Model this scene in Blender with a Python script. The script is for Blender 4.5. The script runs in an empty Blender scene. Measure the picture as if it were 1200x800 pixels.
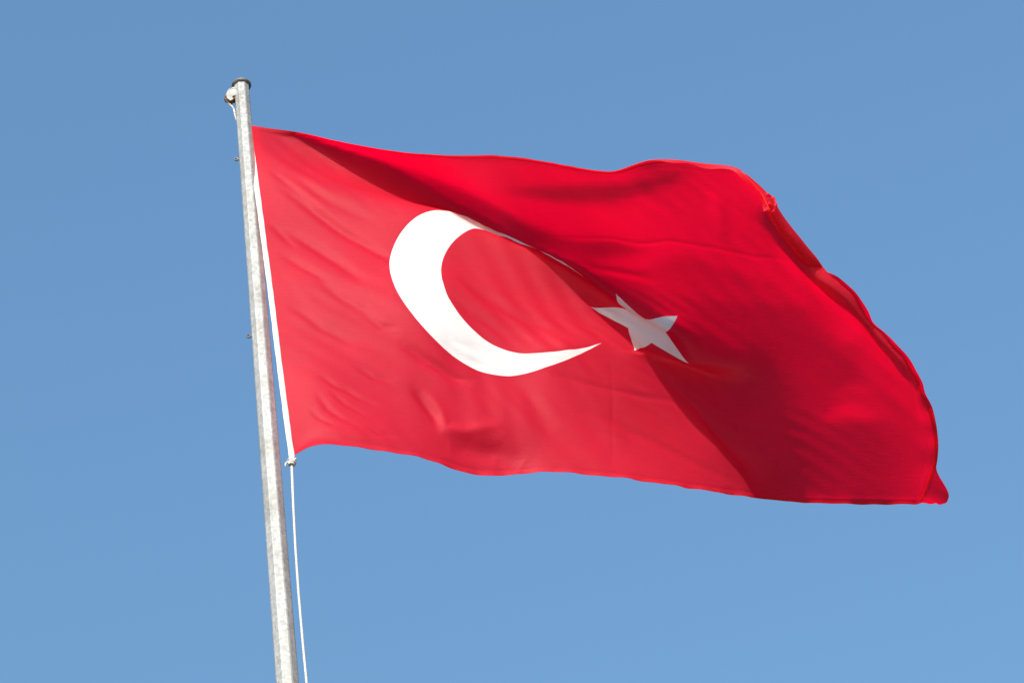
import bpy, bmesh, math, random
import numpy as np
from mathutils import Vector, Matrix
from mathutils.geometry import delaunay_2d_cdt

scene = bpy.context.scene
random.seed(4)

# ------------------------------------------------------------------ camera
GS = 1.5                                   # height of the flag's hoist in metres
CAM = np.array([0.0, 0.0, 1.62])           # eye height
ELEV, ROLL, FPX = math.radians(42.0), -0.15027408121119423, 3600.0
fwd = np.array([0, math.cos(ELEV), math.sin(ELEV)])
rgt0 = np.array([1.0, 0, 0]); up0 = np.cross(rgt0, fwd)
rgt = rgt0 * math.cos(ROLL) + up0 * math.sin(ROLL)
upv = -rgt0 * math.sin(ROLL) + up0 * math.cos(ROLL)
AX = np.array([rgt, upv, -fwd])
cam_data = bpy.data.cameras.new("camera")
cam = bpy.data.objects.new("camera", cam_data)
scene.collection.objects.link(cam)
cam.matrix_world = Matrix(((rgt[0], upv[0], -fwd[0], CAM[0]), (rgt[1], upv[1], -fwd[1], CAM[1]),
                           (rgt[2], upv[2], -fwd[2], CAM[2]), (0, 0, 0, 1)))
cam_data.sensor_width = 36.0
cam_data.lens = 36.0 * FPX / 1200.0
cam_data.clip_start, cam_data.clip_end = 0.1, 6000.0
scene.camera = cam

# ------------------------------------------------------------------ sky and sun
SUN_EL, SUN_AZ = math.radians(26.0), math.radians(-10.0)   # azimuth measured from behind the camera
sd = Vector((math.sin(SUN_AZ) * math.cos(SUN_EL), -math.cos(SUN_AZ) * math.cos(SUN_EL), math.sin(SUN_EL)))
world = bpy.data.worlds.new("World"); scene.world = world; world.use_nodes = True
wn = world.node_tree; wn.nodes.clear()
sky = wn.nodes.new('ShaderNodeTexSky'); sky.sky_type = 'NISHITA'; sky.sun_disc = False
sky.sun_elevation = SUN_EL; sky.sun_rotation = math.atan2(sd.x, sd.y)
sky.altitude = 0.0; sky.air_density = 2.4; sky.dust_density = 10.0; sky.ozone_density = 10.0
bg = wn.nodes.new('ShaderNodeBackground'); bg.inputs['Strength'].default_value = 0.15
wo = wn.nodes.new('ShaderNodeOutputWorld')
wn.links.new(sky.outputs[0], bg.inputs[0]); wn.links.new(bg.outputs[0], wo.inputs[0])
sun_data = bpy.data.lights.new("sun", 'SUN'); sun_data.energy = 2.75; sun_data.angle = math.radians(0.53)
sun_data.color = (1.0, 0.965, 0.91)
sun = bpy.data.objects.new("sun", sun_data); scene.collection.objects.link(sun)
sun.rotation_euler = sd.to_track_quat('Z', 'Y').to_euler(); sun.location = (0, 0, 40)
scene.view_settings.view_transform = 'Standard'; scene.view_settings.look = 'None'
scene.view_settings.exposure = 0.87; scene.view_settings.gamma = 1.0
scene.view_settings.use_curve_mapping = False

# ------------------------------------------------------------------ helpers
col = scene.collection
def link(name, me, mat=None, parent=None):
    o = bpy.data.objects.new(name, me); col.objects.link(o)
    if mat is not None: me.materials.append(mat)
    if parent is not None: o.parent = parent
    return o
def tag(o, label=None, cat=None, kind=None):
    if label: o['label'] = label
    if cat: o['category'] = cat
    if kind: o['kind'] = kind
    return o
def thing(name, loc):
    o = bpy.data.objects.new(name, None); col.objects.link(o); o.location = loc
    o.empty_display_size = 0.1
    return o
def mesh_from(name, V, Fc, smooth=True):
    me = bpy.data.meshes.new(name); me.from_pydata([tuple(map(float, v)) for v in V], [], [tuple(map(int, f)) for f in Fc])
    if smooth:
        for p in me.polygons: p.use_smooth = True
    me.update(); return me
def new_mat(name):
    m = bpy.data.materials.new(name); m.use_nodes = True
    nt = m.node_tree; nt.nodes.clear()
    out = nt.nodes.new('ShaderNodeOutputMaterial')
    return m, nt, out
def tube(path, rad, n=10, caps=True):
    """closed tube along a list of points; rad is a number or a list"""
    P = [Vector(p) for p in path]; V = []; Fc = []
    if not hasattr(rad, '__len__'): rad = [rad] * len(P)
    t = (P[1] - P[0]).normalized(); a = t.orthogonal().normalized()
    for i, p in enumerate(P):
        t = (P[min(i + 1, len(P) - 1)] - P[max(i - 1, 0)]).normalized()
        a = (a - t * a.dot(t)).normalized(); b = t.cross(a)
        for k in range(n):
            w = 2 * math.pi * k / n
            V.append(p + (a * math.cos(w) + b * math.sin(w)) * rad[i])
    for i in range(len(P) - 1):
        for k in range(n):
            Fc.append((i * n + k, i * n + (k + 1) % n, (i + 1) * n + (k + 1) % n, (i + 1) * n + k))
    if caps:
        Fc.append(tuple(range(n - 1, -1, -1))); Fc.append(tuple((len(P) - 1) * n + k for k in range(n)))
    return V, Fc
def join(parts):
    V = []; Fc = []
    for v, f in parts:
        o = len(V); V += list(v); Fc += [tuple(i + o for i in q) for q in f]
    return V, Fc

# ------------------------------------------------------------------ materials
def cloth(name, front, through, share, hem=0.0):
    m, nt, out = new_mat(name); N = nt.nodes.new; L = nt.links.new
    tc = N('ShaderNodeUVMap')
    wv = N('ShaderNodeTexNoise'); wv.inputs['Scale'].default_value = 420; wv.inputs['Detail'].default_value = 3
    L(tc.outputs[0], wv.inputs['Vector'])
    mp = N('ShaderNodeMapping'); mp.inputs['Scale'].default_value = (30, 240, 1)
    L(tc.outputs[0], mp.inputs[0])
    st = N('ShaderNodeTexNoise'); st.inputs['Scale'].default_value = 1.0; st.inputs['Detail'].default_value = 4
    L(mp.outputs[0], st.inputs['Vector'])
    add = N('ShaderNodeMath'); add.operation = 'ADD'
    L(wv.outputs[0], add.inputs[0]); L(st.outputs[0], add.inputs[1])
    bp = N('ShaderNodeBump'); bp.inputs['Strength'].default_value = 0.22; bp.inputs['Distance'].default_value = 0.004
    L(add.outputs[0], bp.inputs['Height'])
    # slight unevenness of the dye
    bl = N('ShaderNodeTexNoise'); bl.inputs['Scale'].default_value = 6; bl.inputs['Detail'].default_value = 5
    L(tc.outputs[0], bl.inputs['Vector'])
    def col_node(c):
        r = N('ShaderNodeMapRange'); r.inputs['From Min'].default_value = .3; r.inputs['From Max'].default_value = .7
        r.inputs['To Min'].default_value = 0.90; r.inputs['To Max'].default_value = 1.05
        bs = N('ShaderNodeMath'); bs.operation = 'MULTIPLY_ADD'; bs.inputs[1].default_value = 0.35
        L(st.outputs[0], bs.inputs[0]); L(bl.outputs[0], bs.inputs[2])
        sb = N('ShaderNodeMath'); sb.operation = 'SUBTRACT'; sb.inputs[1].default_value = 0.175
        L(bs.outputs[0], sb.inputs[0]); L(sb.outputs[0], r.inputs['Value'])
        v = N('ShaderNodeVectorMath'); v.operation = 'SCALE'; v.inputs[0].default_value = c
        L(r.outputs[0], v.inputs['Scale']); return v
    df = N('ShaderNodeBsdfDiffuse'); tr = N('ShaderNodeBsdfTranslucent')
    L(col_node(front).outputs[0], df.inputs['Color']); L(col_node(through).outputs[0], tr.inputs['Color'])
    L(bp.outputs[0], df.inputs['Normal']); L(bp.outputs[0], tr.inputs['Normal'])
    mx = N('ShaderNodeMixShader'); mx.inputs[0].default_value = share
    L(df.outputs[0], mx.inputs[1]); L(tr.outputs[0], mx.inputs[2])
    sh = N('ShaderNodeBsdfGlossy'); sh.inputs['Roughness'].default_value = 0.62; sh.inputs['Color'].default_value = (1, 1, 1, 1)
    L(bp.outputs[0], sh.inputs['Normal'])
    m2 = N('ShaderNodeMixShader'); m2.inputs[0].default_value = 0.014
    L(mx.outputs[0], m2.inputs[1]); L(sh.outputs[0], m2.inputs[2])
    L(m2.outputs[0], out.inputs['Surface'])
    return m
M_red = cloth('red_cloth', (0.78, 0.014, 0.050), (0.98, 0.0, 0.030), 0.60)
M_white = cloth('white_cloth', (0.90, 0.90, 0.90), (0.80, 0.80, 0.84), 0.40)
M_head = cloth('white_webbing', (0.88, 0.88, 0.87), (0.6, 0.6, 0.6), 0.15)

def galvanised():
    m, nt, out = new_mat('galvanised_steel'); N = nt.nodes.new; L = nt.links.new
    tc = N('ShaderNodeTexCoord')
    vo = N('ShaderNodeTexVoronoi'); vo.inputs['Scale'].default_value = 110
    L(tc.outputs['Object'], vo.inputs['Vector'])
    mp = N('ShaderNodeMapping'); mp.inputs['Scale'].default_value = (40, 40, 1.6)
    L(tc.outputs['Object'], mp.inputs[0])
    st = N('ShaderNodeTexNoise'); st.inputs['Scale'].default_value = 1; st.inputs['Detail'].default_value = 6
    L(mp.outputs[0], st.inputs['Vector'])
    bl = N('ShaderNodeTexNoise'); bl.inputs['Scale'].default_value = 9; bl.inputs['Detail'].default_value = 6; bl.inputs['Roughness'].default_value = .7
    L(tc.outputs['Object'], bl.inputs['Vector'])
    r1 = N('ShaderNodeValToRGB'); r1.color_ramp.elements[0].color = (.25, .26, .265, 1); r1.color_ramp.elements[1].color = (.43, .435, .44, 1)
    L(vo.outputs['Color'], r1.inputs[0])
    r2 = N('ShaderNodeValToRGB'); r2.color_ramp.elements[0].position = .32; r2.color_ramp.elements[1].position = .62
    r2.color_ramp.elements[0].color = (.86, .86, .85, 1); r2.color_ramp.elements[1].color = (1, 1, 1, 1)
    L(st.outputs[0], r2.inputs[0])
    mu = N('ShaderNodeMixRGB'); mu.blend_type = 'MULTIPLY'; mu.inputs[0].default_value = 1
    L(r1.outputs[0], mu.inputs[1]); L(r2.outputs[0], mu.inputs[2])
    r3 = N('ShaderNodeValToRGB'); r3.color_ramp.elements[0].position = .36; r3.color_ramp.elements[1].position = .55
    r3.color_ramp.elements[0].color = (.84, .82, .79, 1); r3.color_ramp.elements[1].color = (1, 1, 1, 1)
    L(bl.outputs[0], r3.inputs[0])
    mu2 = N('ShaderNodeMixRGB'); mu2.blend_type = 'MULTIPLY'; mu2.inputs[0].default_value = 1
    L(mu.outputs[0], mu2.inputs[1]); L(r3.outputs[0], mu2.inputs[2])
    b = N('ShaderNodeBsdfPrincipled'); L(mu2.outputs[0], b.inputs['Base Color'])
    b.inputs['Metallic'].default_value = .25; b.inputs['Roughness'].default_value = .55
    bp = N('ShaderNodeBump'); bp.inputs['Strength'].default_value = .25; bp.inputs['Distance'].default_value = .004
    L(bl.outputs[0], bp.inputs['Height']); L(bp.outputs[0], b.inputs['Normal'])
    L(b.outputs[0], out.inputs['Surface']); return m
M_galv = galvanised()
def simple(name, c1, c2, scale, rough=.7, metal=0.0, bump=.2):
    m, nt, out = new_mat(name); N = nt.nodes.new; L = nt.links.new
    tc = N('ShaderNodeTexCoord'); n = N('ShaderNodeTexNoise'); n.inputs['Scale'].default_value = scale; n.inputs['Detail'].default_value = 6
    L(tc.outputs['Object'], n.inputs['Vector'])
    r = N('ShaderNodeValToRGB'); r.color_ramp.elements[0].position = .35; r.color_ramp.elements[1].position = .65
    r.color_ramp.elements[0].color = (*c1, 1); r.color_ramp.elements[1].color = (*c2, 1)
    L(n.outputs[0], r.inputs[0])
    b = N('ShaderNodeBsdfPrincipled'); b.inputs['Roughness'].default_value = rough; b.inputs['Metallic'].default_value = metal
    L(r.outputs[0], b.inputs['Base Color'])
    bp = N('ShaderNodeBump'); bp.inputs['Strength'].default_value = bump; bp.inputs['Distance'].default_value = .003
    L(n.outputs[0], bp.inputs['Height']); L(bp.outputs[0], b.inputs['Normal'])
    L(b.outputs[0], out.inputs['Surface']); return m
M_rust = simple('rusty_iron', (.10, .045, .02), (.30, .13, .06), 60, .85)
M_dark = simple('weathered_steel', (.10, .10, .105), (.22, .21, .20), 40, .6, .4)
M_dull = simple('dull_zinc', (.30, .29, .28), (.46, .45, .43), 45, .7, .2)
M_ground = simple('pale_paving', (.10, .10, .085), (.16, .15, .13), 3, .9)
M_conc = simple('concrete', (.28, .27, .26), (.38, .37, .35), 8, .9)
def rope_mat():
    m, nt, out = new_mat('braided_rope'); N = nt.nodes.new; L = nt.links.new
    tc = N('ShaderNodeTexCoord')
    w = N('ShaderNodeTexWave'); w.bands_direction = 'DIAGONAL'; w.inputs['Scale'].default_value = 60; w.inputs['Distortion'].default_value = 1.5
    L(tc.outputs['Object'], w.inputs['Vector'])
    r = N('ShaderNodeValToRGB'); r.color_ramp.elements[0].color = (.42, .41, .39, 1); r.color_ramp.elements[1].color = (.64, .63, .60, 1)
    L(w.outputs[0], r.inputs[0])
    b = N('ShaderNodeBsdfPrincipled'); b.inputs['Roughness'].default_value = .8; L(r.outputs[0], b.inputs['Base Color'])
    bp = N('ShaderNodeBump'); bp.inputs['Strength'].default_value = .5; bp.inputs['Distance'].default_value = .002
    L(w.outputs[0], bp.inputs['Height']); L(bp.outputs[0], b.inputs['Normal'])
    L(b.outputs[0], out.inputs['Surface']); return m
M_rope = rope_mat()

# ------------------------------------------------------------------ ground
gm = bmesh.new()
bmesh.ops.create_grid(gm, x_segments=40, y_segments=40, size=2500)
me = bpy.data.meshes.new('ground'); gm.to_mesh(me); gm.free()
tag(link('ground', me, M_ground), kind='structure')

# ------------------------------------------------------------------ the cloth surface (metres, from the hoist's foot outwards)
NU, NV, UM = 97, 65, 1.5
_q = np.array([
0,3444,9999,110,3505,9988,220,3562,9974,330,3612,9955,441,3652,9929,550,3676,9891,656,3688,9838,755,3691,9767,855,3689,9696,950,3683,9616,1043,3674,9531,1135,3664,9445,1228,3652,9358,1322,3635,9275,1415,3617,9190,1508,3598,9105,1600,3577,9021,1693,3554,8937,1786,3529,8851,1879,3504,8765,1972,3478,8679,2065,3450,8595,2159,3420,8512,2252,3387,8428,2343,3352,8342,2434,3314,8256,2525,3272,8172,2613,3226,8090,2700,3178,8008,2787,3130,7928,2875,3083,7848,2965,3039,7767,3060,2998,7690,3159,2960,7622,3256,2917,7551,3349,2871,7480,3441,2825,7411,3536,2780,7343,3634,2735,7277,3734,2692,7213,3830,2650,7140,3915,2606,7052,4000,2561,6970,4088,2516,6887,4178,2471,6801,4265,2426,6711,4348,2381,6617,4420,2338,6524,4490,2293,6440,4561,2249,6353,4629,2204,6265,4699,2157,6181,4762,2111,6086,4825,2059,5994,4889,2007,5903,4956,1954,5812,5017,1902,5715,5076,1846,5620,5139,1784,5522,5206,1719,5419,5267,1651,5318,5332,1578,5219,5393,1507,5119,5456,1435,5024,5525,1362,4936,5598,1286,4869,5684,1209,4818,5773,1132,4783,5864,1056,4754,5962,980,4717,6061,907,4674,6153,835,4610,6238,763,4528,6318,690,4438,6395,619,4341,6470,547,4242,6543,477,4139,6615,410,4033,6687,344,3926,6762,279,3820,6840,218,3718,6926,162,3624,7012,107,3533,7100,56,3443,7187,17,3349,7264,0,3262,7326,4,3182,7377,26,3093,7423,58,3003,7464,91,2919,7500,125,2841,7535,158,2756,7569,187,2670,7595,217,2575,7613,248,2468,7630,275,2364,7646,310,2253,
1,3443,9843,104,3523,9834,208,3600,9825,313,3674,9815,419,3740,9805,529,3793,9792,641,3830,9773,753,3849,9743,862,3852,9700,968,3845,9641,1069,3832,9572,1167,3816,9495,1264,3800,9415,1359,3782,9332,1453,3763,9248,1547,3742,9162,1639,3721,9076,1732,3698,8989,1823,3674,8900,1914,3648,8811,2006,3622,8721,2097,3594,8634,2189,3564,8547,2281,3531,8460,2371,3494,8373,2462,3455,8286,2552,3414,8200,2641,3370,8115,2730,3326,8030,2818,3282,7946,2907,3240,7862,2997,3200,7779,3090,3161,7699,3186,3120,7625,3281,3077,7551,3376,3034,7478,3469,2990,7405,3564,2945,7334,3661,2900,7265,3758,2857,7197,3853,2815,7123,3942,2770,7041,4029,2725,6959,4119,2679,6875,4208,2634,6789,4295,2589,6700,4378,2545,6610,4454,2500,6520,4527,2454,6432,4600,2409,6345,4670,2362,6256,4740,2315,6169,4806,2267,6076,4870,2215,5982,4935,2162,5889,5002,2109,5795,5065,2055,5698,5126,1997,5600,5189,1935,5500,5255,1871,5398,5318,1801,5297,5382,1730,5199,5444,1658,5104,5508,1586,5013,5576,1513,4931,5650,1438,4865,5732,1363,4813,5819,1287,4771,5911,1210,4731,6006,1135,4686,6101,1061,4634,6192,989,4568,6277,917,4489,6358,845,4401,6436,773,4308,6512,702,4210,6584,633,4108,6657,565,4004,6729,499,3900,6804,436,3798,6881,375,3699,6964,319,3606,7050,265,3518,7138,215,3432,7225,177,3349,7306,157,3271,7379,153,3196,7439,165,3117,7490,189,3035,7535,220,2948,7573,253,2860,7609,285,2769,7642,316,2673,7668,345,2571,7686,377,2461,7687,420,2352,7668,471,2250,
3,3438,9686,106,3519,9678,208,3600,9669,311,3678,9660,415,3753,9651,521,3822,9641,629,3883,9630,739,3933,9617,851,3968,9602,964,3984,9579,1075,3986,9545,1184,3977,9499,1290,3960,9442,1390,3938,9371,1488,3915,9293,1583,3892,9210,1677,3869,9125,1769,3844,9037,1861,3819,8948,1951,3792,8856,2041,3765,8764,2131,3737,8673,2221,3707,8583,2311,3674,8493,2401,3637,8404,2491,3598,8315,2580,3557,8226,2670,3516,8138,2760,3477,8051,2849,3438,7963,2939,3400,7875,3029,3362,7789,3121,3323,7706,3215,3282,7628,3310,3240,7551,3404,3198,7474,3498,3154,7399,3592,3109,7325,3688,3065,7254,3784,3022,7183,3879,2979,7109,3970,2934,7030,4060,2888,6948,4149,2843,6864,4238,2798,6779,4325,2753,6692,4409,2708,6603,4488,2662,6514,4564,2614,6425,4638,2568,6336,4710,2521,6247,4781,2473,6157,4849,2424,6064,4915,2371,5969,4981,2317,5874,5048,2264,5777,5112,2208,5679,5175,2149,5579,5238,2087,5477,5302,2023,5375,5365,1954,5274,5429,1883,5177,5491,1812,5084,5555,1740,4998,5622,1667,4920,5696,1592,4855,5778,1517,4801,5865,1442,4753,5955,1365,4706,6048,1290,4655,6141,1217,4596,6230,1144,4527,6315,1072,4448,6397,1000,4361,6474,928,4268,6549,857,4172,6624,788,4073,6698,720,3974,6772,655,3874,6846,591,3774,6923,531,3678,7004,476,3587,7090,423,3501,7177,374,3420,7265,336,3344,7349,315,3275,7427,306,3208,7495,311,3137,7550,330,3059,7596,359,2971,7635,392,2878,7671,423,2780,7703,454,2678,7729,486,2571,7738,527,2461,7722,580,2355,7688,638,2256,
6,3433,9530,109,3510,9523,212,3588,9514,314,3667,9505,417,3745,9495,521,3820,9485,626,3889,9474,733,3953,9463,841,4007,9452,952,4050,9439,1065,4080,9425,1178,4098,9406,1291,4105,9382,1402,4097,9347,1509,4078,9298,1612,4052,9234,1710,4024,9158,1805,3995,9075,1897,3966,8988,1988,3937,8897,2077,3909,8804,2167,3880,8710,2256,3850,8617,2345,3816,8524,2434,3781,8432,2523,3744,8340,2613,3706,8249,2702,3669,8158,2792,3633,8067,2882,3597,7976,2972,3561,7887,3062,3524,7798,3154,3486,7712,3246,3445,7630,3339,3404,7549,3433,3361,7470,3526,3318,7392,3620,3274,7316,3716,3230,7242,3811,3186,7169,3906,3143,7095,3999,3098,7017,4090,3052,6937,4180,3007,6854,4269,2961,6770,4356,2916,6684,4441,2871,6595,4522,2824,6506,4601,2775,6416,4677,2728,6326,4751,2680,6236,4823,2631,6144,4892,2581,6050,4959,2527,5954,5025,2473,5856,5092,2419,5758,5157,2363,5657,5218,2304,5553,5280,2242,5447,5342,2178,5342,5402,2110,5239,5462,2040,5140,5523,1969,5047,5587,1896,4961,5656,1823,4884,5732,1747,4819,5816,1672,4765,5904,1596,4716,5994,1519,4667,6085,1445,4613,6176,1371,4549,6263,1298,4476,6347,1225,4395,6427,1153,4307,6506,1081,4217,6585,1011,4127,6663,942,4037,6740,875,3944,6815,809,3847,6889,747,3750,6965,687,3655,7045,632,3566,7130,580,3483,7217,532,3406,7305,495,3337,7390,472,3275,7471,461,3215,7544,463,3152,7603,480,3078,7648,508,2990,7688,539,2894,7723,571,2791,7754,603,2685,7773,640,2575,7776,686,2466,7756,742,2363,7715,804,2265,
9,3427,9374,114,3497,9367,218,3570,9360,320,3646,9351,423,3724,9341,525,3802,9330,628,3877,9319,732,3949,9308,838,4015,9297,946,4072,9286,1056,4119,9274,1168,4157,9263,1280,4186,9249,1394,4204,9234,1508,4212,9216,1620,4208,9190,1730,4187,9148,1833,4155,9085,1930,4121,9009,2023,4087,8924,2114,4055,8834,2203,4024,8740,2292,3993,8646,2381,3960,8551,2470,3927,8456,2558,3893,8361,2648,3860,8267,2737,3827,8174,2827,3793,8081,2917,3758,7988,3006,3723,7897,3096,3686,7806,3187,3648,7718,3278,3608,7632,3370,3567,7548,3463,3525,7466,3556,3482,7385,3649,3438,7307,3744,3394,7230,3839,3351,7155,3933,3307,7080,4027,3262,7003,4119,3216,6924,4210,3170,6843,4300,3125,6760,4388,3079,6674,4474,3033,6586,4556,2985,6496,4636,2937,6405,4714,2888,6314,4790,2839,6222,4862,2790,6129,4932,2739,6033,4999,2685,5934,5064,2631,5832,5127,2577,5727,5187,2521,5619,5246,2462,5509,5305,2400,5400,5365,2335,5292,5425,2267,5188,5484,2197,5088,5545,2125,4994,5611,2052,4907,5682,1977,4829,5761,1900,4763,5846,1823,4708,5935,1746,4658,6025,1671,4609,6115,1596,4553,6204,1523,4489,6291,1450,4416,6376,1378,4338,6460,1306,4256,6543,1235,4174,6625,1165,4090,6706,1096,4004,6784,1029,3913,6859,964,3820,6933,901,3725,7009,843,3632,7087,788,3544,7170,737,3463,7257,690,3390,7345,653,3326,7432,630,3272,7515,618,3219,7589,618,3162,7650,633,3093,7696,660,3006,7735,691,2909,7769,724,2804,7794,760,2694,7809,800,2581,7813,845,2472,7796,900,2369,7752,965,2277,
12,3422,9218,119,3483,9212,225,3548,9206,329,3619,9198,431,3694,9188,533,3772,9177,635,3849,9166,738,3925,9153,841,3998,9141,946,4066,9130,1053,4126,9119,1162,4178,9108,1273,4222,9098,1385,4256,9087,1498,4281,9074,1611,4298,9060,1725,4306,9042,1837,4298,9015,1945,4276,8972,2048,4244,8912,2145,4208,8837,2238,4173,8751,2328,4139,8661,2418,4106,8567,2507,4074,8473,2595,4042,8378,2684,4011,8283,2774,3980,8188,2863,3948,8094,2952,3916,8000,3042,3882,7906,3131,3846,7814,3221,3809,7722,3311,3770,7633,3402,3730,7546,3494,3688,7461,3586,3646,7377,3678,3602,7296,3772,3559,7217,3867,3515,7141,3961,3471,7065,4055,3426,6988,4148,3380,6910,4240,3334,6829,4330,3288,6746,4419,3242,6660,4505,3196,6572,4588,3148,6480,4669,3098,6387,4746,3049,6292,4820,3000,6197,4891,2950,6099,4959,2899,5999,5023,2845,5895,5085,2791,5788,5145,2736,5678,5205,2680,5568,5264,2620,5457,5324,2557,5346,5384,2493,5238,5445,2424,5134,5505,2354,5036,5569,2281,4942,5638,2207,4856,5713,2131,4779,5795,2053,4714,5881,1975,4658,5969,1899,4608,6058,1824,4558,6149,1750,4504,6240,1677,4442,6329,1604,4373,6416,1532,4300,6501,1460,4221,6586,1389,4140,6669,1319,4057,6750,1249,3972,6828,1182,3883,6904,1117,3791,6978,1055,3699,7053,997,3607,7130,944,3521,7211,893,3442,7297,847,3372,7386,811,3314,7473,788,3266,7557,776,3220,7633,775,3170,7695,789,3106,7741,816,3021,7778,847,2923,7807,882,2817,7830,920,2704,7847,958,2589,7856,1001,2476,7841,1056,2373,7794,1123,2285,
16,3418,9062,125,3468,9057,232,3524,9052,338,3587,9045,442,3657,9037,544,3732,9026,646,3810,9015,747,3888,9002,849,3965,8989,952,4039,8976,1056,4109,8964,1162,4173,8953,1270,4231,8942,1379,4279,8933,1490,4318,8923,1603,4350,8913,1716,4374,8901,1829,4389,8887,1942,4393,8868,2054,4384,8840,2162,4361,8796,2262,4326,8731,2358,4289,8652,2450,4253,8566,2541,4219,8476,2631,4187,8384,2721,4156,8291,2811,4125,8198,2901,4095,8104,2990,4065,8009,3079,4034,7915,3168,4001,7820,3257,3967,7727,3346,3931,7635,3436,3892,7544,3526,3851,7456,3617,3809,7369,3708,3766,7285,3801,3722,7204,3895,3678,7125,3989,3634,7047,4082,3589,6969,4174,3544,6889,4266,3498,6807,4355,3452,6722,4443,3405,6634,4529,3358,6543,4611,3310,6448,4690,3261,6351,4764,3211,6251,4836,3161,6151,4906,3111,6051,4974,3059,5950,5039,3005,5845,5101,2951,5738,5162,2896,5629,5223,2839,5518,5285,2778,5408,5348,2715,5299,5411,2650,5193,5474,2582,5092,5539,2510,4998,5607,2437,4909,5680,2362,4828,5757,2285,4754,5839,2208,4691,5924,2131,4635,6011,2055,4582,6100,1979,4530,6191,1905,4472,6282,1831,4409,6371,1759,4340,6458,1686,4267,6544,1615,4189,6628,1543,4109,6712,1473,4026,6794,1403,3941,6873,1335,3853,6950,1269,3763,7024,1208,3671,7098,1150,3582,7174,1098,3496,7254,1049,3419,7338,1004,3352,7426,969,3299,7514,947,3258,7599,934,3219,7677,932,3175,7739,946,3116,7783,973,3033,7817,1006,2936,7844,1042,2829,7868,1078,2716,7889,1114,2600,7901,1155,2484,7888,1211,2376,7840,1279,2287,
19,3414,8905,130,3453,8902,239,3499,8898,347,3554,8893,453,3617,8886,556,3687,8877,659,3762,8866,760,3839,8854,861,3917,8840,963,3995,8827,1065,4071,8813,1168,4144,8800,1273,4212,8788,1379,4274,8777,1488,4328,8768,1597,4374,8759,1709,4413,8750,1821,4443,8740,1934,4465,8729,2047,4479,8716,2161,4481,8697,2271,4467,8664,2376,4438,8611,2474,4401,8539,2568,4365,8457,2661,4330,8372,2754,4297,8285,2846,4265,8196,2937,4235,8106,3027,4206,8014,3117,4177,7920,3206,4147,7825,3294,4117,7730,3383,4084,7636,3471,4049,7542,3560,4012,7451,3650,3971,7361,3740,3929,7273,3831,3885,7188,3922,3842,7104,4013,3797,7021,4104,3752,6938,4194,3706,6853,4283,3660,6766,4371,3613,6678,4458,3566,6588,4542,3519,6496,4624,3471,6400,4702,3421,6302,4777,3372,6202,4850,3321,6102,4922,3271,6003,4991,3219,5902,5058,3166,5800,5124,3111,5696,5189,3055,5590,5254,2997,5482,5320,2936,5375,5385,2872,5268,5451,2806,5165,5517,2737,5068,5584,2665,4976,5653,2591,4890,5726,2515,4811,5803,2439,4739,5884,2362,4676,5969,2286,4618,6055,2210,4562,6144,2134,4506,6235,2060,4444,6325,1986,4379,6413,1913,4309,6501,1840,4235,6587,1769,4157,6671,1697,4077,6755,1626,3995,6838,1556,3910,6919,1488,3823,6996,1422,3733,7072,1359,3644,7145,1302,3555,7220,1251,3471,7297,1203,3395,7379,1160,3330,7466,1126,3281,7554,1105,3247,7639,1094,3216,7718,1092,3178,7779,1105,3122,7819,1133,3041,7851,1167,2945,7881,1201,2840,7910,1234,2729,7933,1268,2613,7947,1309,2495,7937,1363,2384,7888,1434,2291,
23,3410,8749,135,3439,8747,246,3476,8744,356,3521,8741,464,3576,8736,569,3639,8729,673,3709,8719,775,3783,8708,877,3860,8695,978,3938,8681,1079,4017,8666,1180,4094,8652,1282,4170,8638,1386,4241,8625,1491,4308,8613,1598,4369,8603,1706,4423,8595,1816,4469,8587,1927,4506,8578,2040,4536,8570,2153,4557,8560,2266,4569,8546,2380,4568,8526,2489,4547,8487,2589,4511,8419,2683,4473,8339,2777,4438,8256,2872,4405,8173,2967,4374,8090,3061,4344,8006,3153,4315,7918,3244,4286,7826,3333,4258,7732,3421,4229,7637,3509,4199,7541,3596,4166,7446,3684,4130,7352,3773,4090,7261,3862,4048,7172,3951,4004,7084,4040,3960,6996,4129,3915,6908,4217,3868,6820,4305,3822,6730,4391,3775,6639,4476,3728,6547,4560,3680,6453,4642,3632,6358,4722,3583,6262,4800,3533,6166,4876,3483,6068,4950,3432,5970,5022,3379,5872,5092,3325,5772,5162,3269,5671,5230,3212,5566,5297,3153,5460,5363,3091,5353,5430,3027,5248,5496,2961,5146,5563,2891,5049,5630,2819,4958,5700,2745,4874,5773,2669,4797,5850,2593,4726,5930,2517,4662,6014,2441,4602,6100,2365,4542,6189,2289,4481,6279,2214,4417,6368,2140,4349,6457,2067,4278,6544,1994,4203,6629,1922,4126,6714,1851,4046,6799,1780,3964,6882,1710,3880,6963,1641,3793,7043,1574,3704,7119,1511,3615,7194,1453,3527,7267,1402,3444,7342,1356,3368,7422,1315,3306,7506,1283,3261,7592,1264,3234,7678,1254,3209,7755,1254,3174,7811,1269,3117,7849,1297,3038,7885,1327,2948,7921,1357,2850,7954,1387,2742,7979,1421,2627,7995,1461,2509,7987,1515,2395,7938,1587,2302,
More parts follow.
